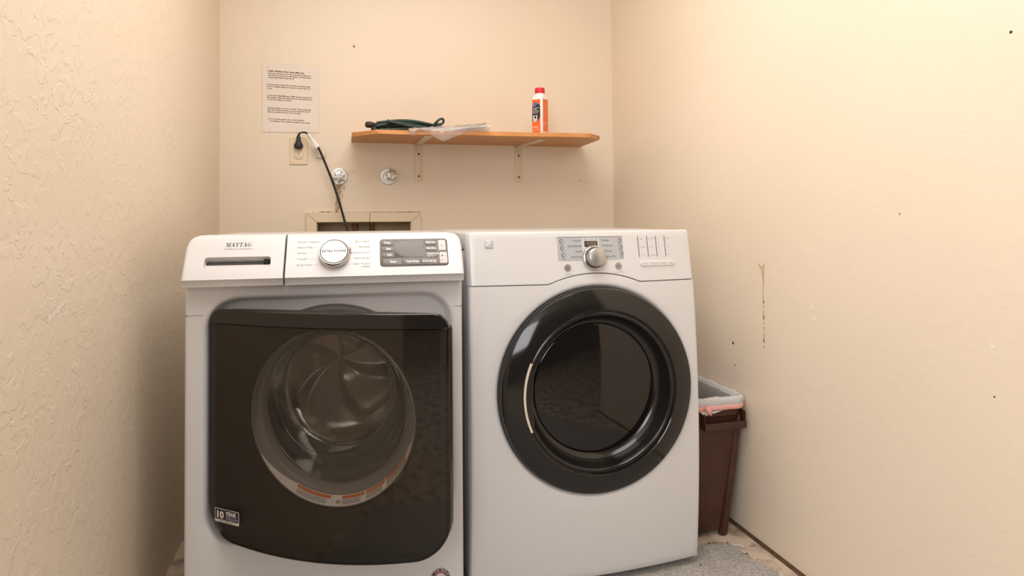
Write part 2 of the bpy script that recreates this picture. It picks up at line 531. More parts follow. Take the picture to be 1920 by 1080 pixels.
# back wall: peeling run under the left tap, small dots and a nail hole
def bw(h): return lambda x, z: (x, D - h, z)
mb = MB()
for k in range(130):
    t = rnd.random() ** 1.25
    z = 1.185 - t * .118
    x = -.018 - .012 * t + rnd.uniform(-.0115, .0115) * (1.15 - .45 * t) + (.012 * (1 - t) if rnd.random() < .3 else 0)
    l = rnd.uniform(.004, .020); w_ = rnd.uniform(.0004, .0022)
    sl = rnd.uniform(-.006, .003)
    blob(mb, [(x - w_, z), (x + w_ * .2, z + .004), (x + w_, z - .001), (x + w_ * .7 + sl, z - l), (x - w_ * .5 + sl, z - l - .003)], bw(.0004 + .000004 * k), 0 if rnd.random() < .45 + .5 * t else 1)
for x0, z0, x1, z1 in ((.02, 1.237, .055, 1.241), (.022, 1.20, .034, 1.199), (.012, 1.228, .03, 1.226), (-.05, 1.194, -.035, 1.186), (-.002, 1.185, .006, 1.168)):
    blob(mb, [(x0, z0), ((x0 + x1) / 2, (z0 + z1) / 2 + .0007), (x1, z1), ((x0 + x1) / 2, (z0 + z1) / 2 - .0006)], bw(.0006), 1)
mb.build('peeling_run', [M_stainlight, P('brown_grime', (.22, .13, .07), .8, vary=(80, .5))], wall_back)
mb = MB()
for x, z, r in ((.044, 1.792, .0048), (.112, 1.203, .0022), (1.095, 1.206, .003), (1.111, 1.204, .0013), (1.123, 1.203, .0016), (1.137, 1.202, .0014), (1.150, 1.201, .0015), (1.162, 1.20, .0013), (.61, 1.327, .0012)):
    blob(mb, [(x + r * math.cos(a), z + r * math.sin(a) * 1.15) for a in [k * PI / 5 for k in range(10)]], bw(.0007))
mb.build('nail_hole', M_rust, wall_back)

# ================================================================== RECESSED VALVE BOX
vb = tag(empty('valve_box', (.0875, D, BZ0)), 'recessed laundry valve box with a mitred cream painted wooden frame, behind the washing machine', 'valve box')
def rel(o, x, y, z): return (x - o.location[0], y - o.location[1], z - o.location[2])
ox, oy, oz = vb.location
fx0, fx1, fz1, fz0, fw = BX0 - .044, BX1 + .045, 1.061, .70, .044
T = .012
def board(poly, name='frame_board'):
    m = MB()
    vs = [(x - ox, -T, z - oz) for x, z in poly]; vb_ = [(x - ox, -.0005, z - oz) for x, z in poly]
    m.loft([vb_, vs], True, False, True)
    return m.build(name, M_framepaint, vb, bevel=(.0012, 1))
board([(fx0, fz1), (.1085, fz1 - .001), (.1085, BZ1), (BX0, BZ1)][::-1])
board([(.1102, fz1 - .001), (fx1, fz1 - .003), (BX1, BZ1 - .001), (.1102, BZ1)][::-1])
board([(fx0, fz1 - .001), (fx0, fz0), (BX0, fz0), (BX0, BZ1 - .001)])
board([(fx1, fz1 - .004), (BX1, BZ1 - .002), (BX1, fz0), (fx1, fz0)])
# ragged edge of torn paint along the frame's top
mb = MB(); lps = []
x = fx0 + .003
while x < fx1 - .003:
    h_ = rnd.uniform(.0001, .0012) if rnd.random() < .7 else rnd.uniform(.001, .003)
    if -.1 < x < -.06: h_ = .002 + .0028 * rnd.random()
    lps.append([(x - ox, -.0008, fz1 - .0012 - oz), (x - ox, -.0008, fz1 - .0004 + h_ - oz)])
    x += rnd.uniform(.004, .012)
mb.loft(lps, closed=False)
mb.build('torn_paint_edge', P('torn_paint', (.13, .075, .04), .9), vb)
mb = MB()
mb.box(BX0 - ox, BX1 - ox, .094, .098, 0, BZ1 - BZ0)
mb.box(BX0 + .0005 - ox, BX0 + .003 - ox, .001, .094, 0, BZ1 - BZ0)
mb.box(BX1 - .003 - ox, BX1 - .0005 - ox, .001, .094, 0, BZ1 - BZ0)
mb.box(BX0 - ox, BX1 - ox, .001, .094, BZ1 - BZ0 - .003, BZ1 - BZ0 - .0005)
mb.build('box_lining', M_boxpaint, vb)
for px, r in ((.046, .0105), (.120, .0095)):
    m = MB()
    m.tube([(px - ox, .045, .02), (px - ox, .045, .19)], r, 16)
    m.tube([(px - ox, .045, .19), (px - ox, .045, .215), (px - ox, .045, .216), (px - ox, .045, .236)], [r * 1.35, r * 1.35, r * 1.0, r * 1.0], 8)
    m.tube([(px - ox, .045, .236), (px - ox, .045, .252)], r * 1.25, 8)
    m.build('valve', M_copper, vb)

# ================================================================== TAPS
def tap(x, z, tiltx, tiltz, label, spin, dz):
    t = tag(empty('tap', (x, D, z)), label, 'tap')
    m = MB()
    m.revolve([(.0, -.0050), (.016, -.0050), (.030, -.0042), (.0335, -.0046), (.0358, -.0040), (.0376, -.0022), (.0380, -.0003)], n=48)
    m.build('escutcheon', M_oldchrome, t, sharp=25)
    rot = Matrix.Rotation(tiltx, 3, 'X') @ Matrix.Rotation(tiltz, 3, 'Z')
    m = MB()
    def star(s, y, amp):
        l = []
        for k in range(72):
            a = 2 * PI * k / 72
            q = 1 - abs(math.sin(3 * (a - spin))) ** .75
            r = s * (1 - amp + amp * q)
            l.append(tuple(rot @ Vector((r * math.cos(a), y, r * math.sin(a)))))
        return l
    m.loft([star(.010, -.004, 0), star(.0105, -.018, 0), star(.023, -.020, .22), star(.0295, -.025, .34), star(.0290, -.036, .35), star(.0255, -.0415, .34), star(.0145, -.0435, .10), star(.0120, -.0438, 0)], True, False, True)
    m.build('handle', M_oldchrome, t, sharp=28)
    m = MB()
    m.revolve([(0, -.0462), (.0030, -.0462), (.0034, -.0468), (.0095, -.0468), (.0105, -.0460), (.0105, -.043)], n=32, mat=rot)
    m.build('cap', P('worn_cap_chrome', (.70, .68, .66), .32, metal=.85), t, sharp=25)
    return t
tap(-.021, 1.217, .02, .02, 'star-handled chrome tap above the peeling brown paint run, next to the black cord', .35, 0)
tap(.194, 1.219, -.20, .24, 'tilted star-handled chrome tap on clean wall, nearer the shelf bracket', .75, 0)

# ================================================================== OUTLET + POWER CORD
ot = tag(empty('wall_outlet', (-.188, D, 1.326)), 'ivory duplex wall outlet with the black plug in its upper socket', 'outlet')
m = MB()
m.loft([[(x, y, z) for x, z in rrect(0, 0, w_, h_, .003, 4)] for w_, h_, y in ((.0735, .119, -.0004), (.0735, .119, -.003), (.0695, .115, -.0058))], True, False, True)
m.build('cover_plate', M_plate, ot, sharp=15)
for zc in (.0225, -.0225):
    out = []
    for k in range(40):
        a = 2 * PI * k / 40
        out.append((.0172 * math.cos(a), zc + max(-.0128, min(.0128, .0172 * math.sin(a)))))
    m = MB().loft([[(x, -.0055, z) for x, z in out], [(x, -.0082, z) for x, z in out], [(x * .95, -.0088, zc + (z - zc) * .95) for x, z in out]], True, False, True)
    s_ = m.build('socket', M_socket, ot)
    m = MB()
    for sx_ in (-.0062, .0062):
        m.box(sx_ - .0009, sx_ + .0009, -.0091, -.0089, zc - .0085, zc - .0008)
    m.add([(.0026 * math.cos(a), -.0091, zc + .0072 + .0026 * math.sin(a)) for a in [k * PI / 8 for k in range(16)]], [tuple(range(16))])
    m.build('slot', M_dark, s_)
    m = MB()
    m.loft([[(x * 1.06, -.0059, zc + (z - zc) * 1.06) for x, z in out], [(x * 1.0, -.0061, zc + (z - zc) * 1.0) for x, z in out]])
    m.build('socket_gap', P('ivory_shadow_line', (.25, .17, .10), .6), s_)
m = MB().revolve([(0, -.0068), (.0022, -.0068), (.003, -.0058)], n=16)
m.build('screw', M_plate, ot)

pc = tag(empty('power_cord', (-.188, D, 1.36)), 'black power cord running from the outlet down behind the washing machine', 'cord')
# right-angled plug: round flat head over the socket, neck upward
m = MB()
prof = [(.0155, .0085), (.0165, .012), (.0165, .026), (.013, .032), (.0, .034)]
hz = -.013
neck = [(0, -.022, hz), (0, -.022, hz + .012), (0, -.022, hz + .024), (0, -.022, hz + .036), (0, -.022, hz + .044)]
loops = []
for (cx, cy, cz), rx, ry in ((((0, -.021, hz - .0165)), .006, .006), ((0, -.021, hz - .0135), .0140, .0110), ((0, -.0215, hz - .006), .0185, .0125), ((0, -.0215, hz + .003), .0182, .0125),
                             ((0, -.022, hz + .012), .0128, .0105), ((0, -.022, hz + .022), .0095, .009), ((0, -.022, hz + .036), .0082, .008), ((0, -.022, hz + .043), .006, .006)):
    loops.append([(cx + rx * math.cos(2 * PI * k / 24), cy + ry * math.sin(2 * PI * k / 24), cz) for k in range(24)])
m.loft(loops, True, True, True)
m.build('plug', M_rubber, pc)
m = MB()
for sx_ in (-.0062, .0062): m.box(sx_ - .0007, sx_ + .0007, -.012, -.0084, -.018, -.012)
m.build('prong', M_chrome, pc)
def smooth(pts, n=10):
    """Catmull-Rom through points"""
    P_ = [Vector(p) for p in pts]; out = []
    for i in range(len(P_) - 1):
        a = P_[max(i - 1, 0)]; b = P_[i]; c = P_[i + 1]; d = P_[min(i + 2, len(P_) - 1)]
        for k in range(n):
            t = k / n
            out.append(.5 * ((2 * b) + (c - a) * t + (2 * a - 5 * b + 4 * c - d) * t * t + (3 * b - a - 3 * c + d) * t ** 3))
    out.append(P_[-1])
    return out
path = [(-.188, D - .022, 1.388), (-.184, D - .026, 1.397), (-.172, D - .034, 1.402), (-.153, D - .042, 1.398), (-.134, D - .047, 1.380), (-.115, D - .049, 1.352),
        (-.097, D - .048, 1.318), (-.072, D - .046, 1.256), (-.044, D - .046, 1.182), (-.018, D - .05, 1.098), (.003, D - .056, 1.02), (.026, D - .07, .93), (.03, D - .10, .80)]
sp_ = smooth([(x + .188, y - D, z - 1.36) for x, y, z in path])
m = MB()
for off in (-.0021, .0021):
    m.tube([(p.x + off * .93, p.y - abs(off) * .2, p.z + off * .35) for p in sp_], .0029, 8)
m.build('cord', M_rubber, pc)
# white paper tag folded round the cord, and its loose printed flap
m = MB()
a, b = Vector((-.149 + .188, -.043, .035)), Vector((-.106 + .188, -.0495, -.022))
d = (b - a).normalized(); u = Vector((d.z, 0, -d.x)).normalized()
lps = []
for k in range(7):
    p = a + (b - a) * k / 6
    wv = .0075 + .004 * k / 6
    lps.append([tuple(p + u * wv + Vector((0, -.005, 0))), tuple(p + Vector((0, -.0105, 0))), tuple(p - u * wv * .8 + Vector((0, -.006, 0))), tuple(p - u * wv * .8 + Vector((0, .003, 0))), tuple(p + u * wv + Vector((0, .003, 0)))])
m.loft(lps, True, True, True)
m.build('paper_tag', M_tagwhite, pc, sharp=60)
m = MB()
q = [(-.128, 1.347), (-.118, 1.30), (-.098, 1.298), (-.082, 1.30), (-.076, 1.315), (-.09, 1.357), (-.105, 1.338)]
lo = [(x + .188, -.012 - .3 * (x + .128) * .2, z - 1.36) for x, z in q]
m.loft([lo, [(x, y + .0006, z) for x, y, z in lo]], True, True, True)
flap = m.build('tag_flap', P('clear_tag_film', (.80, .70, .59), .4), pc)
m = MB()
for k in range(9):
    zz = 1.342 - k * .0045
    x0 = -.124 + .2 * (1.342 - zz)
    m.box(x0 + .188, x0 + .188 + rnd.uniform(.010, .017), -.0128 - .003, -.0124 - .003, zz - 1.36, zz + .0012 - 1.36)
m.build('fine_print', M_inklight, flap)

# ================================================================== NOTICE
nt_ = tag(empty('notice', (-.222, D, 1.55)), 'typed paper notice of five washer rules taped to the back wall above the outlet', 'notice')
c4 = [(-.3375, 1.695), (-.1085, 1.6955), (-.1045, 1.4055), (-.3335, 1.4045)]
def nfn(h):
    def f(u, v):   # u 0..1 left to right, v 0..1 top to bottom
        x = (c4[0][0] * (1 - u) + c4[1][0] * u) * (1 - v) + (c4[3][0] * (1 - u) + c4[2][0] * u) * v
        z = (c4[0][1] * (1 - u) + c4[1][1] * u) * (1 - v) + (c4[3][1] * (1 - u) + c4[2][1] * u) * v
        w_ = .0012 * math.sin(5 * u + 2 * v) * math.sin(PI * u) * math.sin(PI * v)
        return (x + .222, -.0022 - h - w_, z - 1.55)
    return f
m = MB()
g0, g1 = nfn(0), nfn(-.0005)
NX, NZ = 12, 16
for g in (g0, g1):
    m.add([g(i / NX, j / NZ) for j in range(NZ + 1) for i in range(NX + 1)],
          [(j * (NX + 1) + i, j * (NX + 1) + i + 1, (j + 1) * (NX + 1) + i + 1, (j + 1) * (NX + 1) + i) for j in range(NZ) for i in range(NX)])
m.build('sheet', M_paper, nt_, fix=False)
m = MB()
lines = [(.085, .095, '1.', 0), (.112, .095, 'Leave Washer door open after use', 1),
         (.112, .128, 'If closed, the inside wont dry, and mildew will grow', 0), (.112, .158, 'like mold in wet areas and will transfer to clothing, and is', 0), (.112, .188, 'nearly impossible to get rid of.', 0),
         (.085, .292, '2. Remove your laundry from washer promptly when', 0), (.085, .322, 'done, or mildew will grow. Keep door open when not', 0), (.085, .352, 'in use.', 0),
         (.085, .455, '3. Use only "High Efficiency" (HE) laundry products for', 0), (.085, .485, 'this washer. Read the instructions on the wall for how', 0), (.085, .515, 'to use the washer and dryer', 0),
         (.09, .638, '4. Keep laundry room door locked. Thieves will steal', 0), (.09, .668, 'they have stolen laundry soap and other items from', 0), (.09, .698, 'this room when the door was unlocked', 0),
         (.09, .80, '5. Do not close washer door when finished', 0), (.13, .832, 'It is Always OK to leave the washer door open', 0)]
ends = {2: .86, 3: .875, 4: .57, 5: .85, 6: .86, 7: .175, 8: .89, 9: .88, 10: .51, 11: .86, 12: .845, 13: .67, 14: .73, 15: .84, 1: .745, 0: .1}
g = nfn(.0004)
for i, (u, v, s, bo) in enumerate(lines):
    if i in (5, 8, 11, 14):
        m.build('paragraph', M_papertext, nt_, fix=False); m = MB()
    tmp = MB(); text_into(tmp, s, lambda x, y: (x, y, 0), 0, 0, 1., res=1)
    wid = max(p[0] for p in tmp.v)
    sc = (ends[i] - u) / wid if i else .022
    hs = .033 if bo else .026
    text_into(m, s, lambda x, y: g(u + x * sc, v + .012 + (.0 + .022 * (u + x * sc)) - y * hs), 0, 0, 1., bold=.05 if bo else .034, res=1)
m.build('paragraph', M_papertext, nt_, fix=False)
for u, v in ((.10, .04), (.84, .10), (.12, .96)):
    m = MB()
    m.add([nfn(.0006)(u + .012 * math.cos(a), v + .006 * math.sin(a)) for a in [k * PI / 5 for k in range(10)]], [tuple(range(10))])
    m.build('pin_mark', P('faded_pin_mark', (.45, .36, .29), .6), nt_, fix=False)

# ================================================================== SHELF
sh = tag(empty('wall_shelf', (.56, D, 1.366)), 'long orange-brown wooden shelf with clipped front corners on two cream brackets', 'shelf')
out = [(.031, 2.915), (.031, 2.715), (.125, 2.612), (1.008, 2.556), (1.074, 2.622), (1.094, 2.915)]
def shp(z, e):
    c = (.56, 2.76)
    return [(x - .56 + (-e if x > c[0] else e), y - D + (-e if y > c[1] else e), z) for x, y in out]
m = MB().loft([shp(.0, .0015), shp(.0015, 0), shp(.0165, 0), shp(.018, .0015)], True, True, True)
m.build('board', M_wood, sh, sharp=30)
for x, x1, lab in ((.3255, .333, None), (.791, .822, None)):
    br = MB()
    w2 = .0165
    yF = -.30 if x < .5 else -.27
    X = x - .56
    dx = x1 - x
    # vertical leg with raised edges, bend and arm
    def leg(z, y): return [(X - w2, y, z), (X + w2, y, z), (X + w2, y - .0022, z), (X + w2 - .004, y - .0045, z), (X - w2 + .004, y - .0045, z), (X - w2, y - .0022, z)]
    lp = [leg(-.168, -.0005), leg(-.03, -.0005), leg(-.012, -.0006)]
    def arm(y, z, k): return [(X - w2 + dx * k, y, z), (X + w2 + dx * k, y, z), (X + w2 + dx * k, y, z - .0022), (X + w2 - .004 + dx * k, y, z - .0045), (X - w2 + .004 + dx * k, y, z - .0045), (X - w2 + dx * k, y, z - .0022)]
    br.loft(lp + [[(px, -.006, -.0062 - (0 if abs(py + .0005) < .001 else .002)) for px, py, pz in leg(0, -.0005)]], True, True, True)
    br.loft([arm(-.0008, -.0004, 0), arm(yF, -.0004, 1)], True, True, True)
    b_ = br.build('bracket', M_bracket, sh, sharp=30)
    # pressed gusset rib in the corner
    m = MB()
    m.loft([[(X - .005, -.004, -.035), (X + .005, -.004, -.035), (X, -.006, -.035)], [(X - .005, -.03, -.004), (X + .005, -.03, -.004), (X, -.032, -.006)]], True, True, True)
    m.build('gusset', M_bracket, b_)
    for zz in (-.045, -.145):
        m = MB().revolve([(0, -.0068), (.0026, -.0066), (.0046, -.005), (.0046, -.004)], c=(X, 0, zz), n=14)
        m.build('screw', M_screw, b_)
    m = MB().revolve([(0, -.0058), (.003, -.0055), (.0045, -.0045)], c=(X, -.045, 0), n=12, axis='z')
    m.build('screw', M_screw, b_)
ST = 1.384   # shelf top
# small dark knot of debris lying on the shelf
kn = MB()
for k, (r, z) in enumerate(((.022, 0.), (.020, .006), (.012, .0095), (.003, .0105))):
    pass
lps = [[(r * math.cos(a) * 1.0, r * .6 * math.sin(a), z) for a in [2 * PI * i / 18 for i in range(18)]] for r, z in ((.021, .0002), (.022, .004), (.019, .008), (.011, .0105), (.003, .0112))]
kn.loft(lps, True, True, True)
k_ = tag(kn.build('lint_clump', P('dark_brown_lint', (.14, .065, .03), .7, vary=(90, .4))), 'small flat dark brown clump on the shelf between the clear bag and the bottle', 'debris')
k_.location = (.655, 2.68, ST)

# ---- coiled extension cord
ec = tag(empty('extension_cord', (.255, 2.72, ST)), 'dark green extension cord folded into a flat bundle on the left end of the shelf', 'cord')
m = MB()
rr = .0066
random.seed(3)
loopsx = [(-.128, .120, .000, .020, .009, .012, .006), (-.118, .122, .014, -.018, .011, .018, .016), (-.125, .120, -.014, .006, .021, .024, .014), (-.110, .122, -.027, .022, .030, .026, .016),
          (-.122, .12, -.032, -.008, .008, .015, .006), (-.098, .118, .022, .015, .039, .032, .014), (-.105, .120, .0, .0, .045, .036, .014), (-.085, .12, -.036, -.028, .047, .010, -.002)]
run = []
for k, (x0, x1, y0, y1, z0, z1, bu) in enumerate(loopsx):
    st_ = []
    for i in range(9):
        t = i / 8
        st_.append((x0 + (x1 - x0) * t, y0 + (y1 - y0) * t, z0 + (z1 - z0) * t + bu * math.sin(PI * t)))
    if k % 2: st_ = st_[::-1]
    run += st_
    if k < len(loopsx) - 1:
        e = st_[-1]; nx_ = loopsx[k + 1]
        o_ = (nx_[1], nx_[3], nx_[5]) if not k % 2 else (nx_[0], nx_[2], nx_[4])
        sg = 1 if not k % 2 else -1
        run.append(((e[0] + o_[0]) / 2 + sg * .020, (e[1] + o_[1]) / 2, (e[2] + o_[2]) / 2))
m.tube(smooth(run, 5), rr, 9)
m.build('cord', M_cordgreen, ec)
# wrap round the right-hand end with its little loop and tail
m = MB()
wr = [(.118 + .004 * math.sin(2 * t), .000 + .034 * math.cos(t), .024 + .0225 * math.sin(t)) for t in [k * .35 for k in range(44)]]
wr = [(x + .0005 * i, y, max(z, .0035)) for i, (x, y, z) in enumerate(wr)]
m.tube(wr, .0046, 8)
m.build('wrap', M_cordgreen, ec)
m = MB()
lp = smooth([(.108, -.028, .036), (.118, -.034, .048), (.130, -.037, .058), (.141, -.037, .062), (.148, -.036, .057), (.147, -.034, .048), (.139, -.032, .040), (.128, -.030, .034), (.118, -.028, .028)], 8)
m.tube(lp, .0050, 9)
m.build('end_loop', M_cordgreen, ec)
m = MB()
m.tube(smooth([(.130, -.03, .02), (.160, -.04, .016), (.19, -.045, .012), (.21, -.046, .0085)], 6), [.0075] * 9 + [.006] * 6 + [.0045] * 4, 9)
m.build('tail', M_cordgreen, ec)
m = MB()
lps = []
for x, r in ((-.172, .004), (-.170, .010), (-.162, .0135), (-.150, .0138), (-.142, .0115), (-.132, .0085), (-.118, .0065)):
    lps.append([(x, -.028 + r * math.cos(2 * PI * k / 18), .0300 + r * .95 * math.sin(2 * PI * k / 18)) for k in range(18)])
m.loft(lps, True, True, True)
m.build('plug', M_rubber, ec)

# ---- clear plastic bag hanging over the shelf edge
M_film = thin_glass('clear_bag_film', (.93, .90, .88), refl=2.0, rough=.15)
_nt = M_film.node_tree; _out = [n for n in _nt.nodes if n.type == 'OUTPUT_MATERIAL'][0]
_mx = _nt.nodes.new('ShaderNodeMixShader'); _df = _nt.nodes.new('ShaderNodeBsdfDiffuse'); _df.inputs[0].default_value = (.82, .72, .66, 1)
_old = _out.inputs[0].links[0].from_socket
_mx.inputs[0].default_value = .20
_nt.links.new(_old, _mx.inputs[1]); _nt.links.new(_df.outputs[0], _mx.inputs[2]); _nt.links.new(_mx.outputs[0], _out.inputs[0])
pb = tag(empty('plastic_bag', (.40, 2.62, ST)), 'crumpled clear plastic bag drooping over the front edge of the shelf below the green cord', 'bag')
def film(h, seed):
    r2 = random.Random(seed)
    NXF, NYF = 40, 14
    ph = [r2.uniform(0, 6) for _ in range(6)]
    vs = []
    for i in range(NXF + 1):
        u = i / NXF
        x = -.150 + .325 * u
        # profile of the drooping lower edge
        drop = .003 + .043 * max(0, 1 - abs(u - .42) / (.36 if u > .42 else .30)) ** 1.1 + .022 * math.exp(-((u - .05) / .05) ** 2)
        yedge = (2.6055 - .0634 * (x + .275)) - 2.62      # shelf front edge at this x
        yfront = yedge - .004
        yback = -.0 + .045
        rise = .004 + .042 * u ** 2.5
        for j in range(NYF + 1):
            v = j / NYF
            if v < .55:
                t = v / .55
                y = yback + (yfront - .004 - yback) * t
                z = (rise + .012 * math.sin(PI * u)) * (1 - .35 * t) + .0015
                if h: z = max(.0012, z * .25)
            else:
                t = (v - .55) / .45
                y = yfront - .004 - .012 * math.sin(PI * t) * (1 if not h else .3)
                z = (rise + .012 * math.sin(PI * u)) * .65 * (1 - t) + .0015 - (drop + .0) * t ** 1.2
                if h: y += .0026
            wob = .0022 * math.sin(19 * u + ph[0] + 4 * v) + .0016 * math.sin(41 * u + ph[1] - 7 * v) + .001 * math.sin(73 * u + 17 * v + ph[2])
            if v >= .55 and not h: y -= abs(wob) * 1.2
            elif not h: z += abs(wob)
            vs.append((x + .002 * math.sin(9 * v + ph[3]), y, z))
    fs = [(i * (NYF + 1) + j, (i + 1) * (NYF + 1) + j, (i + 1) * (NYF + 1) + j + 1, i * (NYF + 1) + j + 1) for i in range(NXF) for j in range(NYF)]
    return vs, fs
m = MB()
m.add(*film(False, 1)); m.add(*film(True, 2))
m.build('film', M_film, pb, sharp=70)
m = MB()
lo = [(.035, .010, .008), (.165, .004, .017), (.174, .003, .041), (.10, .009, .034), (.04, .012, .022)]
m.loft([lo, [(x, y + .006, z) for x, y, z in lo]], True, True, True)
m.build('insert', P('grey_green_insert', (.050, .056, .042), .4, vary=(40, .5)), pb)
m = MB()
lo = [(-.12, .0, .004), (.02, -.012, .004), (.10, -.014, .004), (.10, .02, .0045), (-.1, .03, .0045)]
m.loft([lo, [(x, y, z + .003) for x, y, z in lo]], True, True, True)
m.build('card', P('pinkish_card', (.62, .42, .33), .5), pb)

# ---- bottle
bt = tag(empty('cleaner_bottle', (.829, 2.70, ST), math.radians(-38)), 'white plastic bottle with red cap and orange labels on the right part of the shelf', 'bottle')
bt.rotation_euler[2] = math.radians(41)
BW, BD = .061, .054     # body sides
def bsec(w_, d_, r, z):
    return [(x, y, z) for x, y in rrect(0, 0, w_, d_, r, 8)]
m = MB()
m.loft([bsec(.050, .044, .012, 0), bsec(.058, .051, .012, .002), bsec(BW, BD, .012, .008), bsec(BW, BD, .012, .160), bsec(BW * .985, BD * .985, .014, .167), bsec(BW * .93, BD * .93, .02, .1745), bsec(BW * .82, BD * .84, .022, .1810),
        bsec(.042, .042, .0205, .1855), bsec(.037, .037, .0183, .1875), bsec(.036, .036, .0178, .1925)], True, True, True)
m.build('body', M_bottle, bt, sharp=50)
m = MB()
lps = []
for r, z in ((.0205, .1885), (.0212, .190), (.0212, .2085), (.0195, .2115), (.012, .2120)):
    lps.append([((r + (.0004 if k % 2 else -.0003)) * math.cos(2 * PI * k / 72), (r + (.0004 if k % 2 else -.0003)) * math.sin(2 * PI * k / 72), z) for k in range(72)])
m.loft(lps, True, True, True)
m.build('cap', M_redcap, bt, sharp=50)
# front label (local -x side faces the camera's left) and side label
def lab_l(h): return lambda u, v: (-BW / 2 - h, -u, v)           # u to the right as seen
def lab_r(h): return lambda u, v: (u, -BD / 2 - h, v)
m = MB()
g = lab_l(.0004)
uL, uR = -.0205, .0205
quad_into(m, g, uL, uR, .013, .158, 0)
g = lab_l(.0007)
m.add([g(u, v) for u, v in ((uL, .066), (-.012, .061), (.004, .061), (.0205, .081), (.0205, .130), (.006, .1405), (-.010, .128), (uL, .128))], [tuple(range(8))], 1)
g = lab_l(.0010)
m.add([g(-.004 + .010 * math.cos(a), .139 + .0075 * math.sin(a)) for a in [k * PI / 10 for k in range(20)]], [tuple(range(20))], 2)
m.add([g(u, v) for u, v in ((-.0175, .1265), (-.002, .1265), (.001, .1335), (-.0135, .1335))], [(0, 1, 2, 3)], 2)
m.add([g(u, v) for u, v in ((-.0165, .066), (-.010, .061), (.001, .061), (.006, .068), (.006, .094), (-.0165, .094))], [tuple(range(6))], 3)
g = lab_l(.0013)
m.add([g(-.0045 + .0052 * math.cos(a), .0815 + .0068 * math.sin(a)) for a in [k * PI / 10 for k in range(20)]], [tuple(range(20))], 1)
for u0, u1, v in ((-.018, .016, .119), (-.017, .004, .1125), (-.018, .015, .1055), (-.017, .008, .0985)):
    quad_into(m, g, u0, u1, v, v + .0032, 4)
for u0, u1, v in ((-.017, .012, .038), (-.012, .010, .0325), (-.017, -.006, .024), (.0, .018, .024)):
    quad_into(m, g, u0, u1, v, v + .0035, 5)
quad_into(m, g, -.0165, .006, .090, .094, 1)
m.build('front_label', [M_orange, M_labelblack, M_bluelabel, P('pale_washer_print', (.62, .62, .60), .5), P('pale_label_print', (.45, .44, .40), .5), P('peach_label_print', (.92, .50, .30), .5)], bt, fix=False)
m = MB()
g = lab_r(.0004)
quad_into(m, g, -.019, .0215, .020, .160, 0)
g = lab_r(.0007)
for k in range(18):
    v = .142 - k * .0066
    if k in (11,): continue
    quad_into(m, g, -.0165, .019 - rnd.uniform(0, .009), v, v + .0018, 1)
quad_into(m, g, -.0165, .018, .0555, .0585, 2)
quad_into(m, g, -.0155, -.0095, .044, .050, 2)
m.build('side_label', [P('orange_side_label', (.84, .175, .05), .42), P('faint_label_print', (.88, .28, .13), .5), M_whiteprint], bt, fix=False)

# ================================================================== WASHING MACHINE
wm = tag(empty('washing_machine', (-.379, 1.742, 0), -.03), 'white front-loading washing machine with its dark glass door ajar, beside the left wall', 'washing machine')
WW, WD = .686, .68
N = 280
c0 = (.345, .53)
angs = [2 * PI * k / N for k in range(N)]
rect = [(0, .022), (WW, .022), (WW, .866), (0, .866)]
for x, z in rect:
    a = math.atan2(z - c0[1], x - c0[0]) % (2 * PI)
    i = min(range(N), key=lambda k: abs(angs[k] - a)); angs[i] = a
def rectl(e, y):
    return [(x, y, z) for x, z in polar([(e, .022 + e), (WW - e, .022 + e), (WW - e, .866), (e, .866)], c0, angs)]
def recl(g, y):
    return [(x, y, z) for x, z in polar(rrect(.3525, .531, .606 + 2 * g, .604 + 2 * g, .078 + g, 14), c0, angs)]
OC = (.350, .560)
def circl(r, y):
    return [(OC[0] + r * math.cos(a), y, OC[1] + r * math.sin(a)) for a in angs]
m = MB()
m.loft([rectl(0, WD), rectl(0, .012), rectl(.0015, .0055), rectl(.005, .0015), rectl(.010, 0), recl(.010, 0), recl(.005, .0012), recl(.001, .005), recl(-.002, .012), recl(-.006, .034), recl(-.010, .040), recl(-.018, .043),
        circl(.252, .046), circl(.247, .048), circl(.243, .056)])
m.add([(x, WD, z) for x, z in rect], [(0, 1, 2, 3)])
m.build('cabinet', M_white, wm, sharp=35)
m = MB()
m.box(.004, WW - .004, .09, WD, .866, .9865)
m.build('top_panel', M_white, wm, bevel=(.006, 3))
for sx0_, sx1_ in ((.0015, .0415), (.6635, WW - .0015)):
    MB().box(sx0_, sx1_, -.0003, .006, .7938, .7951).build('panel_seam', P('seam_shadow', (.22, .205, .20), .8), wm)
m = MB().revolve([(.245, .056), (.238, .047), (.228, .048), (.220, .058), (.216, .070), (.200, .082), (.180, .080), (.164, .084), (.1575, .094), (.162, .112), (.190, .128), (.225, .138), (.248, .140)], c=(OC[0], 0, OC[1]), n=96)
m.build('gasket', M_gasket, wm, sharp=60)
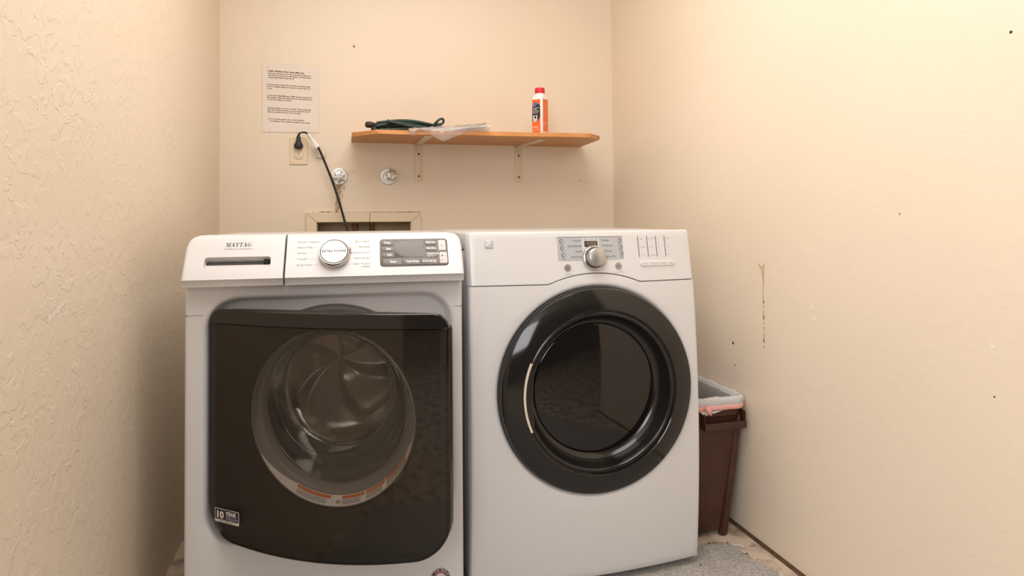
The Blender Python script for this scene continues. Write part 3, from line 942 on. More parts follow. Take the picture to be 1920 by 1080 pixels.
# drum with uv for its holes
prof = [(.205, .142), (.225, .145), (.246, .152), (.252, .165)]
bm = bmesh.new(); uvl = bm.loops.layers.uv.new('UVMap')
prof = [(.20, .140), (.228, .142), (.246, .150), (.2525, .165), (.2525, .30), (.2525, .47), (.2525, .53), (.246, .548), (.232, .558), (.21, .562), (.18, .563), (.15, .564), (.12, .565), (.09, .566), (.06, .567), (.03, .568), (.0, .568)]
nn = 120
rows = []
vcum = 0; pv = []
for i, (r, y) in enumerate(prof):
    if i: vcum += math.hypot(r - prof[i - 1][0], y - prof[i - 1][1])
    pv.append(vcum)
    def back_relief(r, a):
        # three swirled lobes pressed into the back of the drum
        if r > .235 or i < 8: return 0.
        q = math.cos(3 * (a - .9 - 2.4 * r))
        q = min(1., max(0., .5 + 1.6 * q)); q = q * q * (3 - 2 * q)
        return -.040 * q * min(1., (.235 - r) / .03) * min(1., r / .05)
    rows.append([bm.verts.new((OC[0] + r * math.cos(2 * PI * k / nn), y + back_relief(r, 2 * PI * k / nn), OC[1] + r * math.sin(2 * PI * k / nn))) for k in range(nn)])
for i in range(len(prof) - 1):
    for k in range(nn):
        q = (k + 1) % nn
        f = bm.faces.new((rows[i][k], rows[i][q], rows[i + 1][q], rows[i + 1][k]))
        for lp_, (kk, ii) in zip(f.loops, ((k, i), (k + 1, i), (k + 1, i + 1), (k, i + 1))):
            lp_[uvl].uv = (kk / nn * 2 * PI * .25, pv[ii])
me = bpy.data.meshes.new('drum'); bm.to_mesh(me); bm.free()
link('drum', me, M_drum, wm, sharp=70)
for a0 in (math.radians(128), math.radians(248), math.radians(8)):
    m = MB(); lps = []
    for i in range(13):
        t = i / 12
        y = .165 + .37 * t
        hgt = .085 * (math.sin(PI * min(1, max(.0, t * .96 + .02))) ** .5)
        wid = .060
        l = []
        for k in range(15):
            s_ = -1 + 2 * k / 14
            hh = hgt * (math.cos(s_ * PI / 2) ** 1.3)
            a = a0 + s_ * wid / .2525 + .25 * (t - .5)
            r = .2520 - hh
            l.append((OC[0] + r * math.cos(a), y, OC[1] + r * math.sin(a)))
        lps.append(l)
    m.loft(lps, closed=False)
    m.build('baffle', M_steel, wm, sharp=80)
for fx in (.06, WW - .06):
    for fy in (.09, WD - .07):
        m = MB().revolve([(0, .0), (.022, .0), (.022, .010), (.012, .014), (.012, .03)], c=(fx, fy, 0), n=20, axis='z')
        m.build('foot', M_rubber, wm)

# control console: a profile swept along x, shrinking at the rounded ends
TILT = math.radians(33)
FY, FZ = -.046, .889
def face(h=0.):
    """(u, v) on the tilted console face, h proud of it"""
    return lambda u, v: (u, FY + v * math.sin(TILT) - h * math.cos(TILT), FZ + v * math.cos(TILT) + h * math.sin(TILT))
def console_profile(x, e, c, dy=0., lip=0.):
    """e: inset of the rounded edge, c: how far the top corner is cut down at this x"""
    zt = .9905
    vtop = (zt - .008 - FZ) / math.cos(TILT)
    cz = c * math.cos(TILT)
    def fp(v, h): return (FY + dy + v * math.sin(TILT) - h * math.cos(TILT), FZ + v * math.cos(TILT) + h * math.sin(TILT))
    p = [(.10, .866 + lip), (-.030 + dy + e * .6, .8645 + lip), (-.0365 + dy + e * .9, .866 + lip), (-.041 + dy + e, .880)]
    y, z = fp(-.0045, -e); p.append((y + .0016, z))
    y, z = fp(.003, -e); p.append((y + .0012, z))
    for k in range(5): p.append(fp(.010 + (vtop - .014 - c) * k / 4, -e))
    y, z = fp(vtop - c, -e); p.append((y + .001, z))
    y, z = fp(vtop + .005 - c, -e); p.append((y + .005, z - .001))
    p.append((fp(vtop - c, -e)[0] + .014, zt - cz - e * .4))
    p.append((.10, zt - cz - e * .4))
    return [(x, y, z) for y, z in p]
def sweep(x0, x1, r0, r1, dy=0., lip=0.):
    """r0, r1: radius of the big top corner at either end (0: plain cut end)"""
    RB = .009
    def ec(d, R):
        e = RB - math.sqrt(max(0, RB * RB - (RB - d) ** 2)) if d < RB else 0.
        c = R - math.sqrt(max(0, R * R - (R - d) ** 2)) if d < R else 0.
        return e, c
    ds = lambda R: [R * (1 - math.cos(PI / 2 * k / 14)) for k in range(15)]
    st = []
    if r0: st += [(x0 + d, *ec(d, r0)) for d in ds(r0)]
    else: st += [(x0, .0015, 0), (x0 + .0012, 0, 0)]
    tail = [(x1 - d, *ec(d, r1)) for d in ds(r1)][::-1] if r1 else [(x1 - .0012, 0, 0), (x1, .0015, 0)]
    a, b = st[-1][0], tail[0][0]
    st += [(a + (b - a) * k / 12, 0, 0) for k in range(1, 12)] + tail
    return [console_profile(x, e, c, dy, lip) for x, e, c in st]
m = MB().loft(sweep(.2385, WW - .001, 0, .034), True, True, True)
console = m.build('control_console', M_white, wm, sharp=35)
m = MB().loft(sweep(.003, .2345, .034, 0, -.0025, .0012), True, True, True)
drawer = m.build('dispenser_drawer', M_white, wm, sharp=35)
# finger slot cut into the drawer: deep at the top, sloping out at the bottom
u0, u1, v0, v1 = .0505, .2035, .0245, .0565
def slot_loop(h, g=0., vlo=v0):
    return [face(h)(x, z) for x, z in rrect((u0 + u1) / 2, (vlo + v1) / 2, u1 - u0 + 2 * g, v1 - vlo + 2 * g, .008, 5)]
cut = MB().loft([slot_loop(.02), slot_loop(-.0105), ], True, True, True).build('cut', M_white)
cut.parent = None
mw = Matrix.Translation((-.379, 1.742, 0)) @ Matrix.Rotation(-.03, 4, 'Z')
bpy.context.view_layer.update()
cut.matrix_world = mw
bpy.context.view_layer.update()
bool_cut(drawer, cut)
cut = MB().loft([[face(h)(x, z) for x, z in rrect((u0 + u1) / 2, v1 - .0085, u1 - u0 - .002, .0155, .004, 5)] for h in (.0, -.045)], True, True, True).build('cut', M_white)
cut.matrix_world = mw
bpy.context.view_layer.update()
bool_cut(drawer, cut)
m = MB()
lo = rrect((u0 + u1) / 2, v1 - .0085, u1 - u0 - .004, .0145, .004, 5)
m.loft([[face(-.020)(x, z) for x, z in lo], [face(-.0205)(x, z) for x, z in lo]], True, True, True)
sl = m.build('slot_back', P('slot_shade_grey', (.13, .125, .115), .4), drawer)  # dark plate puts the deep slot's shade into its colour
m = MB()
m.loft([[face(-.0075)(x, z) for x, z in rrect(u1 - .0125, v1 - .0085, .011, .0125, .001, 2)], [face(-.018)(x, z) for x, z in rrect(u1 - .0125, v1 - .0085, .011, .0125, .001, 2)]], True, True, True)
m.build('latch', M_black, drawer)

# lettering on the console
f = face(.0004)
fd = lambda u, v: (lambda p: (p[0], p[1] - .0025, p[2]))(f(u, v))
m = MB()
rowsL = [('Normal / Regular', .0975, .2645), ('Heavy Duty', .0815, .2652), ('Whites', .0645, .2652), ('Towels', .0475, .2656), ('Bulky Items', .0305, .2656)]
for s, v, u in rowsL: text_into(m, s, f, u, v - .0022, .0067, spacing=1.12, bold=.00003)
m.build('cycle_lettering', P('soft_grey_print', (.24, .225, .22), .6), console, fix=False); m = MB()
rowsR = [('Quick Wash', .0965, .4435), ('Delicates', .0805, .4445), ('Wrinkle Control', .0635, .4448), ('Drain & Spin', .0470, .4450), ('Clean Washer', .0305, .4450)]
for s, v, u in rowsR: text_into(m, s, f, u, v - .0022, .0067, align='RIGHT', spacing=1.10, bold=.00003)
text_into(m, 'with', f, .4285, .0205, .0046, align='RIGHT')
text_into(m, 'affresh', f, .4452, .0202, .0060, align='RIGHT', bold=.00008)
m.build('cycle_lettering', P('soft_grey_print', (.24, .225, .22), .6), console, fix=False)
m = MB()
for (x0, x1, v) in ((.3145, .321, .0975), (.294, .318, .0815), (.283, .311, .0645), (.283, .311, .0475), (.293, .318, .0305)):
    quad_into(m, f, x0, x1, v - .0001, v + .0003)
m.build('cycle_line', P('faint_line_print', (.5, .48, .47), .6), console, fix=False); m = MB()
for (x0, x1, v) in ((.389, .411, .0965), (.392, .421, .0805), (.397, .400, .0635), (.395, .414, .047), (.389, .413, .0305)):
    quad_into(m, f, x0, x1, v - .0001, v + .0003)
m.build('cycle_line', P('faint_line_print', (.5, .48, .47), .6), console, fix=False)
# brand word: slanted serif capitals built stroke by stroke
m = MB()
def glyph(ch):
    """strokes as quads in a 0..1 high cell; returns (quads, advance)"""
    T_, t_ = .20, .06
    q = []
    def stem(x, w_, z0=0, z1=1): q.append([(x, z0), (x + w_, z0), (x + w_, z1), (x, z1)])
    def ser(x, z, w_=.26): q.append([(x - w_ / 2, z), (x + w_ / 2, z), (x + w_ / 2, z + .06), (x - w_ / 2, z + .06)])
    def dia(x0, x1, w_, z0=0, z1=1): q.append([(x0, z0), (x0 + w_, z0), (x1 + w_, z1), (x1, z1)])
    if ch == 'M':
        stem(.10, t_); stem(.78, T_); dia(.44, .12, T_ * .95, 0, 1); dia(.44, .80, t_, 0, 1)
        ser(.13, 0); ser(.13, .94, .30); ser(.88, 0, .38); ser(.90, .94, .30); return q, 1.12
    if ch == 'A':
        dia(.10, .46, t_); dia(.66, .40, T_); q.append([(.24, .28), (.70, .28), (.70, .34), (.24, .34)])
        ser(.12, 0); ser(.76, 0, .36); return q, .98
    if ch == 'Y':
        stem(.36, T_, 0, .5); dia(.36, .08, T_, .45, 1); dia(.50, .80, t_, .45, 1); ser(.46, 0, .40); ser(.18, .94, .38); ser(.82, .94, .28); return q, .90
    if ch == 'T':
        stem(.34, T_); q.append([(.04, .93), (.84, .93), (.84, 1), (.04, 1)]); stem(.04, t_, .74, 1); stem(.78, t_, .74, 1); ser(.44, 0, .40); return q, .88
    if ch == 'G':
        n_ = 20
        for k in range(n_):
            a, b = math.radians(48 + 264 * k / n_), math.radians(48 + 264 * (k + 1) / n_)
            def wd(a): return .05 + .10 * max(0, -math.cos(a)) ** 1.0
            o_ = lambda a, r: (.47 + (.42 - r * .0 - (0)) * math.cos(a) * (1) + (r if False else 0), .5 + .5 * math.sin(a))
            pa = (.47 + .42 * math.cos(a), .5 + .5 * math.sin(a)); pb_ = (.47 + .42 * math.cos(b), .5 + .5 * math.sin(b))
            ia = (.47 + (.42 - .06 - .15 * max(0, -math.cos(a))) * math.cos(a), .5 + .44 * math.sin(a)); ib = (.47 + (.42 - .06 - .15 * max(0, -math.cos(b))) * math.cos(b), .5 + .44 * math.sin(b))
            q.append([pa, pb_, ib, ia])
        stem(.68, T_ * .9, .06, .44); ser(.74, .40, .36); stem(.76, t_, .70, .98); return q, 1.0
x = 0; sz = .0118; quads = []
for ch in 'MAYTAG':
    qs, adv = glyph(ch)
    for q in qs: quads.append([((px + x) * 1.06 + .20 * pz, pz) for px, pz in q])
    x += adv * 1.03
tot = x * 1.06
scx = .060 / tot
for q in quads: m.add([fd(.0945 + px * scx, .0868 + pz * sz) for px, pz in q], [tuple(range(len(q)))])
text_into(m, 'COMMERCIAL TECHNOLOGY', fd, .1245, .0785, .0046, align='CENTER', sx=1.04, spacing=1.08)
m.build('brand_lettering', M_inkblack, drawer, fix=False)

# knob
kr = Matrix.Rotation(-TILT, 3, 'X')
kc = face(0)(.3555, .0555)
m = MB()
m.revolve([(.0375, .0), (.0385, -.004), (.0378, -.019), (.0362, -.0212), (.0345, -.0208)], c=kc, n=72, mat=kr)
knob = m.build('knob', P('knob_chrome', (.52, .48, .455), .2, metal=1.), wm)
m = MB().revolve([(.0346, -.0206), (.0338, -.0200), (.0325, -.0206)], c=kc, n=72, mat=kr)
m.build('knob_groove', M_blackmat, knob)
m = MB().revolve([(.0327, -.0200), (.0322, -.0222), (.030, -.0228), (0, -.0230)], c=kc, n=72, mat=kr)
m.build('knob_face', P('white_knob_face', (.86, .86, .87), .3), knob)
fk = face(.0233)
m = MB()
text_into(m, 'EXTRA POWER', fk, .3555, .0555 - .0022, .0086, align='CENTER', bold=.00022, spacing=1.28, sx=.83)
m.build('knob_lettering', M_inkblack, knob, fix=False)
m = MB().revolve([(0, -.017), (.0035, -.0165), (.0045, -.014), (.0045, -.006)], c=face(0)(.3555 + .0375, .0555 + .0125), n=16, mat=kr)
m.build('knob_marker', P('peach_indicator', (.55, .42, .36), .3), knob)

# display block
def slab(poly_rr, h0, h1, e=.0008):
    mm = MB()
    x0, x1, z0, z1, r = poly_rr
    cx, cz, w_, h_ = (x0 + x1) / 2, (z0 + z1) / 2, x1 - x0, z1 - z0
    mm.loft([[face(h0)(x, z) for x, z in rrect(cx, cz, w_, h_, r, 5)], [face(h1 - e)(x, z) for x, z in rrect(cx, cz, w_, h_, r, 5)], [face(h1)(x, z) for x, z in rrect(cx, cz, w_ - 2 * e, h_ - 2 * e, r, 5)]], True, False, True)
    return mm
dp = slab((.4695, .6458, .0200, .1020, .009), -.002, .0016).build('display_panel', M_display, wm)
slab((.5065, .5835, .0450, .0965, .002), .001, .0019, .0003).build('screen', M_lcd, dp)
btns = [(.4725, .5040, .0815, .0985, 'Temp', 'R', .0982), (.4735, .5050, .0635, .0800, 'Spin', 'R', 0), (.4745, .5060, .0452, .0618, 'Soil', 'R', 0),
        (.5865, .6160, .0815, .0985, 'Delay Start', 'L', 0), (.5870, .6165, .0635, .0800, 'Extra Rinse', 'L', 0), (.5875, .6175, .0452, .0618, 'Control Lock', 'L', 0),
        (.4760, .5250, .0232, .0430, 'Steam', 'C', 0), (.5268, .5720, .0232, .0430, 'Cycle Signal', 'C', 0), (.5738, .6190, .0232, .0430, '12 Hr Fresh Spin', 'C', 0)]
for x0, x1, z0, z1, s, al, _ in btns:
    b_ = slab((x0, x1, z0, z1, .0018), .001, .0027, .0007).build('button', M_button, dp)
fb = face(.0031)
for x0, x1, z0, z1, s, al, _ in btns:
    m = MB()
    if s == '12 Hr Fresh Spin': text_into(m, s, fb, x0 + .0035, (z0 + z1) / 2 - .0024, .0076, bold=.0002, sx=.70)
    elif al == 'R': text_into(m, s, fb, x1 - .0075, (z0 + z1) / 2 - .0026, .0080, align='RIGHT', bold=.00024, sx=.90)
    elif al == 'C': text_into(m, s, fb, (x0 + x1) / 2 + .002, (z0 + z1) / 2 - .0026, .0078, align='CENTER', bold=.00024, sx=.84)
    else:
        text_into(m, s, fb, x0 + .0022, (z0 + z1) / 2 - (.0010 if s == 'Control Lock' else .0026), .0076, bold=.00022, sx=.76)
        if s == 'Control Lock': text_into(m, 'Hold 3 sec', fb, x0 + .0025, (z0 + z1) / 2 - .0075, .0052, bold=.00012, sx=.85)
    m.build('button_lettering', M_whiteprint, dp, fix=False)
pb1 = slab((.6215, .6410, .0645, .0965, .003), .001, .0030).build('power_button', M_lightbutton, dp)
m = MB()
pc_ = (.6315, .0800)
fb2 = face(.0034)
for k in range(20):
    a, b = math.radians(125 + 290 * k / 20), math.radians(125 + 290 * (k + 1) / 20)
    m.add([fb2(pc_[0] + r * math.cos(t), pc_[1] + r * math.sin(t)) for r, t in ((.0042, a), (.0036, a), (.0036, b), (.0042, b))], [(0, 1, 2, 3)])
quad_into(m, fb2, pc_[0] - .0004, pc_[0] + .0004, pc_[1], pc_[1] + .0046)
m.build('power_mark', M_ink, pb1, fix=False)
pb2 = slab((.6228, .6425, .0255, .0590, .003), .001, .0030).build('start_button', M_lightbutton, dp)
m = MB()
m.add([fb2(.6280, .0445), fb2(.6280, .0520), fb2(.6330, .0482)], [(0, 1, 2)])
m.build('start_mark', M_inkblack, pb2, fix=False)
m = MB()
quad_into(m, fb2, .6352, .6362, .0450, .0515); quad_into(m, fb2, .6375, .6385, .0450, .0515)
text_into(m, 'Start', fb2, .6327, .0375, .0048, align='CENTER'); text_into(m, 'Hold 3 sec', fb2, .6327, .0325, .0038, align='CENTER')
m.build('start_lettering', M_inklight, pb2, fix=False)

# ---------------- door, hinged on the left and standing ajar
PHI, DW, BOW, ZT, ZB, HX, HY = .4232, .615, .0427, .8117, .2408, .0566, .0069
KB = .0208
def bow(x): return -BOW * (1 - (2 * x / DW - 1) ** 2)
def outline(top):
    """door outline with rounded corners and a gently smiling lower edge"""
    r_t, r_b = .036, .088
    pts = []
    zb = lambda x: ZB + KB * (2 * x / DW - 1) ** 2
    if top > ZT - .001:
        for k in range(10):
            a = math.radians(90 * k / 9); pts.append((DW - r_t + r_t * math.cos(a), ZT - r_t + r_t * math.sin(a)))
        for k in range(10):
            a = math.radians(90 + 90 * k / 9); pts.append((r_t + r_t * math.cos(a), ZT - r_t + r_t * math.sin(a)))
    else:
        pts += [(DW, top), (0, top)]
    for k in range(13):
        a = math.radians(180 + 90 * k / 12); x = r_b + r_b * math.cos(a)
        pts.append((x, zb(r_b) + r_b + r_b * math.sin(a) + (zb(x) - zb(r_b)) * .0))
    for k in range(1, 20):
        x = r_b + (DW - 2 * r_b) * k / 20; pts.append((x, zb(x)))
    for k in range(13):
        a = math.radians(270 + 90 * k / 12); x = DW - r_b + r_b * math.cos(a)
        pts.append((x, zb(DW - r_b) + r_b + r_b * math.sin(a)))
    return pts
cD = (.325, .560)
SK = math.tan(PHI) * .9
RZ = .0115   # the ring's inner edge sits higher than the pane's hole
skew = lambda o: [o.data.vertices[i].co.__setattr__('x', o.data.vertices[i].co.x - SK * max(0., o.data.vertices[i].co.y)) for i in range(len(o.data.vertices))]
ND = 240
an0 = [2 * PI * k / ND for k in range(ND)]
def snap(poly_corners):
    a_ = list(an0)
    for x, z in poly_corners:
        a = math.atan2(z - cD[1], x - cD[0]) % (2 * PI)
        i = min(range(ND), key=lambda k: abs(a_[k] - a)); a_[i] = a
    return a_
TOPS = .7735
TOPG_ = .7755
anS = snap([(DW, TOPS), (0, TOPS)])
oS = polar(outline(TOPS), cD, anS)
def shr(o, e):
    r = []
    for x, z in o:
        dx, dz = x - cD[0], z - cD[1]; l = math.hypot(dx, dz)
        r.append((x - dx / l * e, z - dz / l * e))
    return r
def cirD(r): return [(cD[0] + r * math.cos(a), cD[1] + r * math.sin(a)) for a in anS]
B_ = lambda o, off: [(x, bow(x) + off, z) for x, z in o]
F_ = lambda o, y: [(x, y, z) for x, z in o]
m = MB()
m.loft([B_(oS, .0075), B_(shr(oS, .006), .0075), F_(shr(oS, .006), .0), F_(cirD(.2125), .0), F_(cirD(.2125), .036), F_(shr(oS, .008), .036), F_(oS, .030)], wrap=True)
m.box(.045, DW - .045, -.004, .030, TOPS, .8065)
m.box(.002, DW - .002, -.003, .031, TOPS - .0005, TOPG_ + .004)
door = m.build('door', M_blackmat, wm, sharp=35)
door.location = (HX, HY, 0); door.rotation_euler = (0, 0, -PHI)
# smoked outer pane
TOPG = .7755
anG = snap([(DW, TOPG), (0, TOPG)])
oG = polar(outline(TOPG), cD, anG)
m = MB()
fr_ = [1 - k / 16 for k in range(16)] + [.0]
def ring(s, off): return [(cD[0] + (x - cD[0]) * s, bow(cD[0] + (x - cD[0]) * s) + off, cD[1] + (z - cD[1]) * s) for x, z in oG]
lf = [ring(s, 0) for s in fr_[:-1]][::-1]
lb = [ring(s, .0055) for s in fr_[:-1]]
m.loft(lf + [[(x, y + .0012, z) for x, y, z in ring(1.002, 0)]] + lb)
m.add([(x, y, z) for x, y, z in lf[0]], [tuple(range(ND))]); m.add(lb[-1], [tuple(range(ND))])
m.build('door_glass', M_smoke, door, sharp=50)
# solid grip band along the top
NB = 60
def ztop(x):
    r = .036
    x = min(max(x, 0), DW)
    if x < r: return ZT - r + math.sqrt(max(0, r * r - (r - x) ** 2))
    if x > DW - r: return ZT - r + math.sqrt(max(0, r * r - (x - DW + r) ** 2))
    return ZT
m = MB(); lps = []
for k in range(NB + 1):
    x = -.0018 + (DW + .0036) * (.5 - .5 * math.cos(PI * k / NB)); zt = max(ztop(x), TOPG + .0025); b0 = bow(x); z0 = TOPG + .0012
    lps.append([(x, b0 - .001, z0), (x, b0 - .001, zt - .003), (x, b0 + .0015, zt - .0006), (x, b0 + .004, zt), (x, b0 + .010, zt - .001), (x, b0 + .011, zt - .004), (x, b0 + .011, z0)])
m.loft(lps, True, True, True)
m.build('grip_band', M_black, door, sharp=35)
# thin rubber edge round the pane
m = MB()
oE = [p for p in oS]
m.loft([B_(oE, .0005), B_(shr(oE, -.0022), .0025), B_(shr(oE, -.0022), .009), B_(oE, .010)], wrap=True)
m.build('edge_trim', M_black, door, sharp=60)
# inner ring, shade put into its grey colour; clear bowl
def offring(prof, n=120, wrap=True):
    """rings of (radius, depth, dx, dz) about the hole's centre"""
    mm = MB()
    mm.loft([[(cD[0] + dx + r * math.cos(2 * PI * k / n), y, cD[1] + dz + r * math.sin(2 * PI * k / n)) for k in range(n)] for r, y, dx, dz in prof], wrap=wrap)
    return mm
DX = -.006
ringo = offring([(.2115, .006, 0, 0), (.2095, -.002, 0, 0), (.2080, -.0025, 0, 0), (.2030, .026, DX, RZ), (.2005, .030, DX, RZ), (.1990, .0325, DX, RZ), (.1975, .034, DX, RZ), (.191, .050, DX - .006, RZ), (.187, .060, DX - .010, RZ), (.193, .064, DX - .010, RZ), (.209, .042, 0, 0)]).build('inner_ring', P('shaded_ring_plastic', (.24, .235, .23), .35), door, sharp=30)
offring([(.2010, .0296, DX, RZ), (.1985, .0333, DX, RZ), (.1999, .0343, DX, RZ), (.2024, .0306, DX, RZ)]).build('ring_groove', M_blackmat, ringo)
out_p = [(.188, .052), (.185, .066), (.180, .078), (.176, .100), (.170, .125), (.163, .145), (.154, .160), (.142, .170), (.10, .176), (.06, .179), (0, .180)]
in_p = [(r - .0055 if r > .006 else 0, y - .0055) for r, y in out_p]
BXC, BZC = -.070, .036      # how far the far end of the bowl lies off the hole's centre
def boff(y): 
    t = max(0, min(1, (y - .05) / .13))
    return (DX - .008 + (BXC - DX + .008) * t, RZ + (BZC - RZ) * t)
bowl = offring([(r, y, *boff(y)) for r, y in out_p + in_p[::-1]], wrap=False).build('glass_bowl', M_bowl, door, sharp=60)
M_rim = thin_glass('highlight_glass', (.80, .79, .77), refl=7.0, rough=.05)  # for thin glossy rings added to imitate highlights in the bowl
for r_, y_, w_ in ((.186, .060, .0016), (.172, .112, .0012), (.156, .160, .0022), (.147, .170, .0014)):
    bx_, bz_ = boff(y_)
    offring([(r_ + w_ * math.cos(a), y_ + w_ * math.sin(a), bx_, bz_) for a in [2 * PI * k / 8 for k in range(8)]]).build('highlight_rim', M_rim, door, sharp=180)
# warning labels on the ring's lower lip
def cone(h):
    def f_(deg, t):   # t 0 at the inner edge, 1 at the outer rim
        a = math.radians(deg)
        r = .2032 + (.2078 - .2032) * t - h; y = .0250 + (-.0015 - .0250) * t - h * .2; q = 1 - t
        return (cD[0] + DX * q * .95 + r * math.cos(a), y, cD[1] + RZ * q * .95 + r * math.sin(a))
    return f_
def patch(mb_, g_, d0, d1, t0, t1, mi):
    n_ = max(2, int(abs(d1 - d0) / 2))
    vs = []
    for i in range(n_ + 1):
        d_ = d0 + (d1 - d0) * i / n_
        vs += [g_(d_, t0), g_(d_, t1)]
    mb_.add(vs, [(2 * i, 2 * i + 1, 2 * i + 3, 2 * i + 2) for i in range(n_)], mi)
def wlabel(d0, d1, icon):
    mm = MB()
    patch(mm, cone(.0016), d0, d1, .08, .95, 0)
    ds = d0 + (4.5 if icon else 1)
    segs = [(ds, d1 - .5)] if d1 - d0 < 30 else [(ds, ds + 17), (ds + 18, ds + 34), (ds + 35, d1 - .5)]
    for a_, b_ in segs:
        patch(mm, cone(.0021), a_, b_, .12, .42, 1)
        for k in range(5):
            t = .50 + k * .085
            patch(mm, cone(.0021), a_ + .3, b_ - rnd.uniform(.5, 4), t, t + .035, 2)
    if icon:
        for k in range(3): patch(mm, cone(.0021), d0 + .8 + k * 1.1, d0 + 1.5 + k * 1.1, .5, .8, 2)
    mm.build('warning_label', [M_whiteprint, M_warnorange, M_ink], ringo, fix=False)
mm = MB(); vs_ = []  # white tapered arc paints the ring's lower lip as lit
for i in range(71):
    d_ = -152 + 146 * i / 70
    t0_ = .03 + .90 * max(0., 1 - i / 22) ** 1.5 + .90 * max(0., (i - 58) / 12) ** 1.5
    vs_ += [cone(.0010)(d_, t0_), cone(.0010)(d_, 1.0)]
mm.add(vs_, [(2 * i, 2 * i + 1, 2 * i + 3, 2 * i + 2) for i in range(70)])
mm.build('lit_lip_arc', M_whiteplastic, ringo, fix=False)
wlabel(-118, -91, False)
wlabel(-88, -22, True)
# warranty sticker low on the left of the pane
st = {}
def stick(h): return lambda x, z: (x, bow(x) - h, z)
sx0, sx1, sz0, sz1 = .0205, .0985, .2960, .3290
m = MB()
g = stick(.0006)
for (h, x0, x1, z0, z1, r, mi) in ((.0006, sx0, sx1, sz0, sz1, .003, 0), (.0010, sx0 + .0018, sx1 - .0018, sz0 + .0070, sz1 - .0016, .0015, 1)):
    ov = rrect((x0 + x1) / 2, (z0 + z1) / 2, x1 - x0, z1 - z0, r, 4)
    m.add([stick(h)(x, z) for x, z in ov], [tuple(range(len(ov)))], mi)
g = stick(.0015)
text_into(m, '10', g, sx0 + .0045, sz0 + .0112, .0225, bold=.0010, mi=2, sx=1.15)
text_into(m, 'YEAR', g, sx0 + .0365, sz0 + .0205, .0118, bold=.0005, mi=2, sx=1.15)
text_into(m, 'LIMITED PARTS', g, sx0 + .0365, sz0 + .0158, .0046, bold=.0001, mi=3, sx=1.12)
text_into(m, 'WARRANTY', g, sx0 + .0365, sz0 + .0100, .0058, bold=.0002, mi=3, sx=1.25)
text_into(m, 'LIMITED PARTS WARRANTY', g, (sx0 + sx1) / 2, sz0 + .0022, .0036, align='CENTER', mi=1, sx=1.0)
m.build('warranty_sticker', [P('silver_sticker', (.62, .57, .51), .4), M_navy, P('cream_sticker_print', (.74, .69, .62), .5), P('lilac_sticker_print', (.36, .32, .42), .5)], door, fix=False)
# round badge low on the cabinet's right side
m = MB()
ac = (.6225, .0835); ar = .0265
g0 = lambda x, z, h=.0006: (x, -h, z)
m.add([g0(ac[0] + ar * math.cos(a), ac[1] + ar * math.sin(a)) for a in [k * PI / 24 for k in range(48)]], [tuple(range(48))], 0)
m.add([g0(ac[0] + ar * .58 * math.cos(a), ac[1] + ar * .58 * math.sin(a), .0009) for a in [k * PI / 16 for k in range(32)]], [tuple(range(32))], 3)
for k in range(24):
    a, b = math.radians(20 + 140 * k / 24), math.radians(20 + 140 * (k + 1) / 24)
    m.add([g0(ac[0] + ar * r * math.cos(t), ac[1] + ar * r * math.sin(t), .0012) for r, t in ((.60, a), (.50, a), (.50, b), (.60, b))], [(0, 1, 2, 3)], 2)
for i, ch in enumerate('AMERICA'):
    aa = math.radians(90 + 100 * (1 - 2 * i / 6) * .80)
    def ga(x, y, aa=aa):
        rx, rz = x - 0, y
        px = math.cos(aa) * (ar * .64 + rz) + math.sin(aa) * rx
        pz = math.sin(aa) * (ar * .64 + rz) - math.cos(aa) * rx
        return g0(ac[0] + px, ac[1] + pz, .0012)
    text_into(m, ch, ga, 0, 0, .0105, align='CENTER', bold=.0003, mi=2 if ch == 'E' else 1)
m.build('round_badge', [P('silver_badge', (.42, .40, .40), .35, metal=.4), M_inkblack, M_redprint, P('pale_badge_centre', (.72, .62, .62), .4)], wm, fix=False)

# ================================================================== DRYER
dr = tag(empty('tumble_dryer', (.3291, 1.747, 0), .0038), 'white tumble dryer with a round black door, between the washing machine and the bin', 'dryer')
ZS = .842
def yD(x, z):
    t = 2 * x / WW - 1
    y = -.025 * (1 - t * t)
    if z < ZS:
        q = (z - .43) / .412
        y += -.021 * (1 - q * q)
    else:
        y += (z - ZS) * .17
    return y
def seam(x):
    """lower edge of the control panel, arched over the door"""
    if .223 < x < .499:
        R_ = .3540
        zc = .516
        za = zc + math.sqrt(max(0, R_ * R_ - (x - .361) ** 2))
        return max(ZS, za)
    return ZS
RD = (.361, .545)
ptsT = []
n_ = 60
top_pts = [(WW * (1 - k / n_), seam(WW * (1 - k / n_)) - .0010) for k in range(n_ + 1)]
poly = [(0, .022), (WW, .022)] + top_pts
NA = 300
anD = [2 * PI * k / NA for k in range(NA)]
for x, z in ((0, .022), (WW, .022), (WW, ZS - .0010), (0, ZS - .0010)):
    a = math.atan2(z - RD[1], x - RD[0]) % (2 * PI)
    i = min(range(NA), key=lambda k: abs(anD[k] - a)); anD[i] = a
oD = polar(poly, RD, anD)
RO = .2985
def mixl(t, e=0., dy=0.):
    l = []
    for (x, z), a in zip(oD, anD):
        cx, cz = RD[0] + RO * math.cos(a), RD[1] + RO * math.sin(a)
        dx, dz = x - RD[0], z - RD[1]; ll = math.hypot(dx, dz)
        X, Z = x + (cx - x) * t, z + (cz - z) * t
        if e:
            X = min(max(X, e), WW - e); Z = max(Z, .022 + e); Z = Z if dz < 0 else min(Z, seam(min(max(x, 0), WW)) - .0010 - e * .12)
        l.append((X, yD(min(max(X, 0), WW), Z) + dy, Z))
    return l
def circ(r, dy):
    l = []
    for a in anD:
        X, Z = RD[0] + r * math.cos(a), RD[1] + r * math.sin(a)
        l.append((X, yD(X, Z) + dy, Z))
    return l
m = MB()
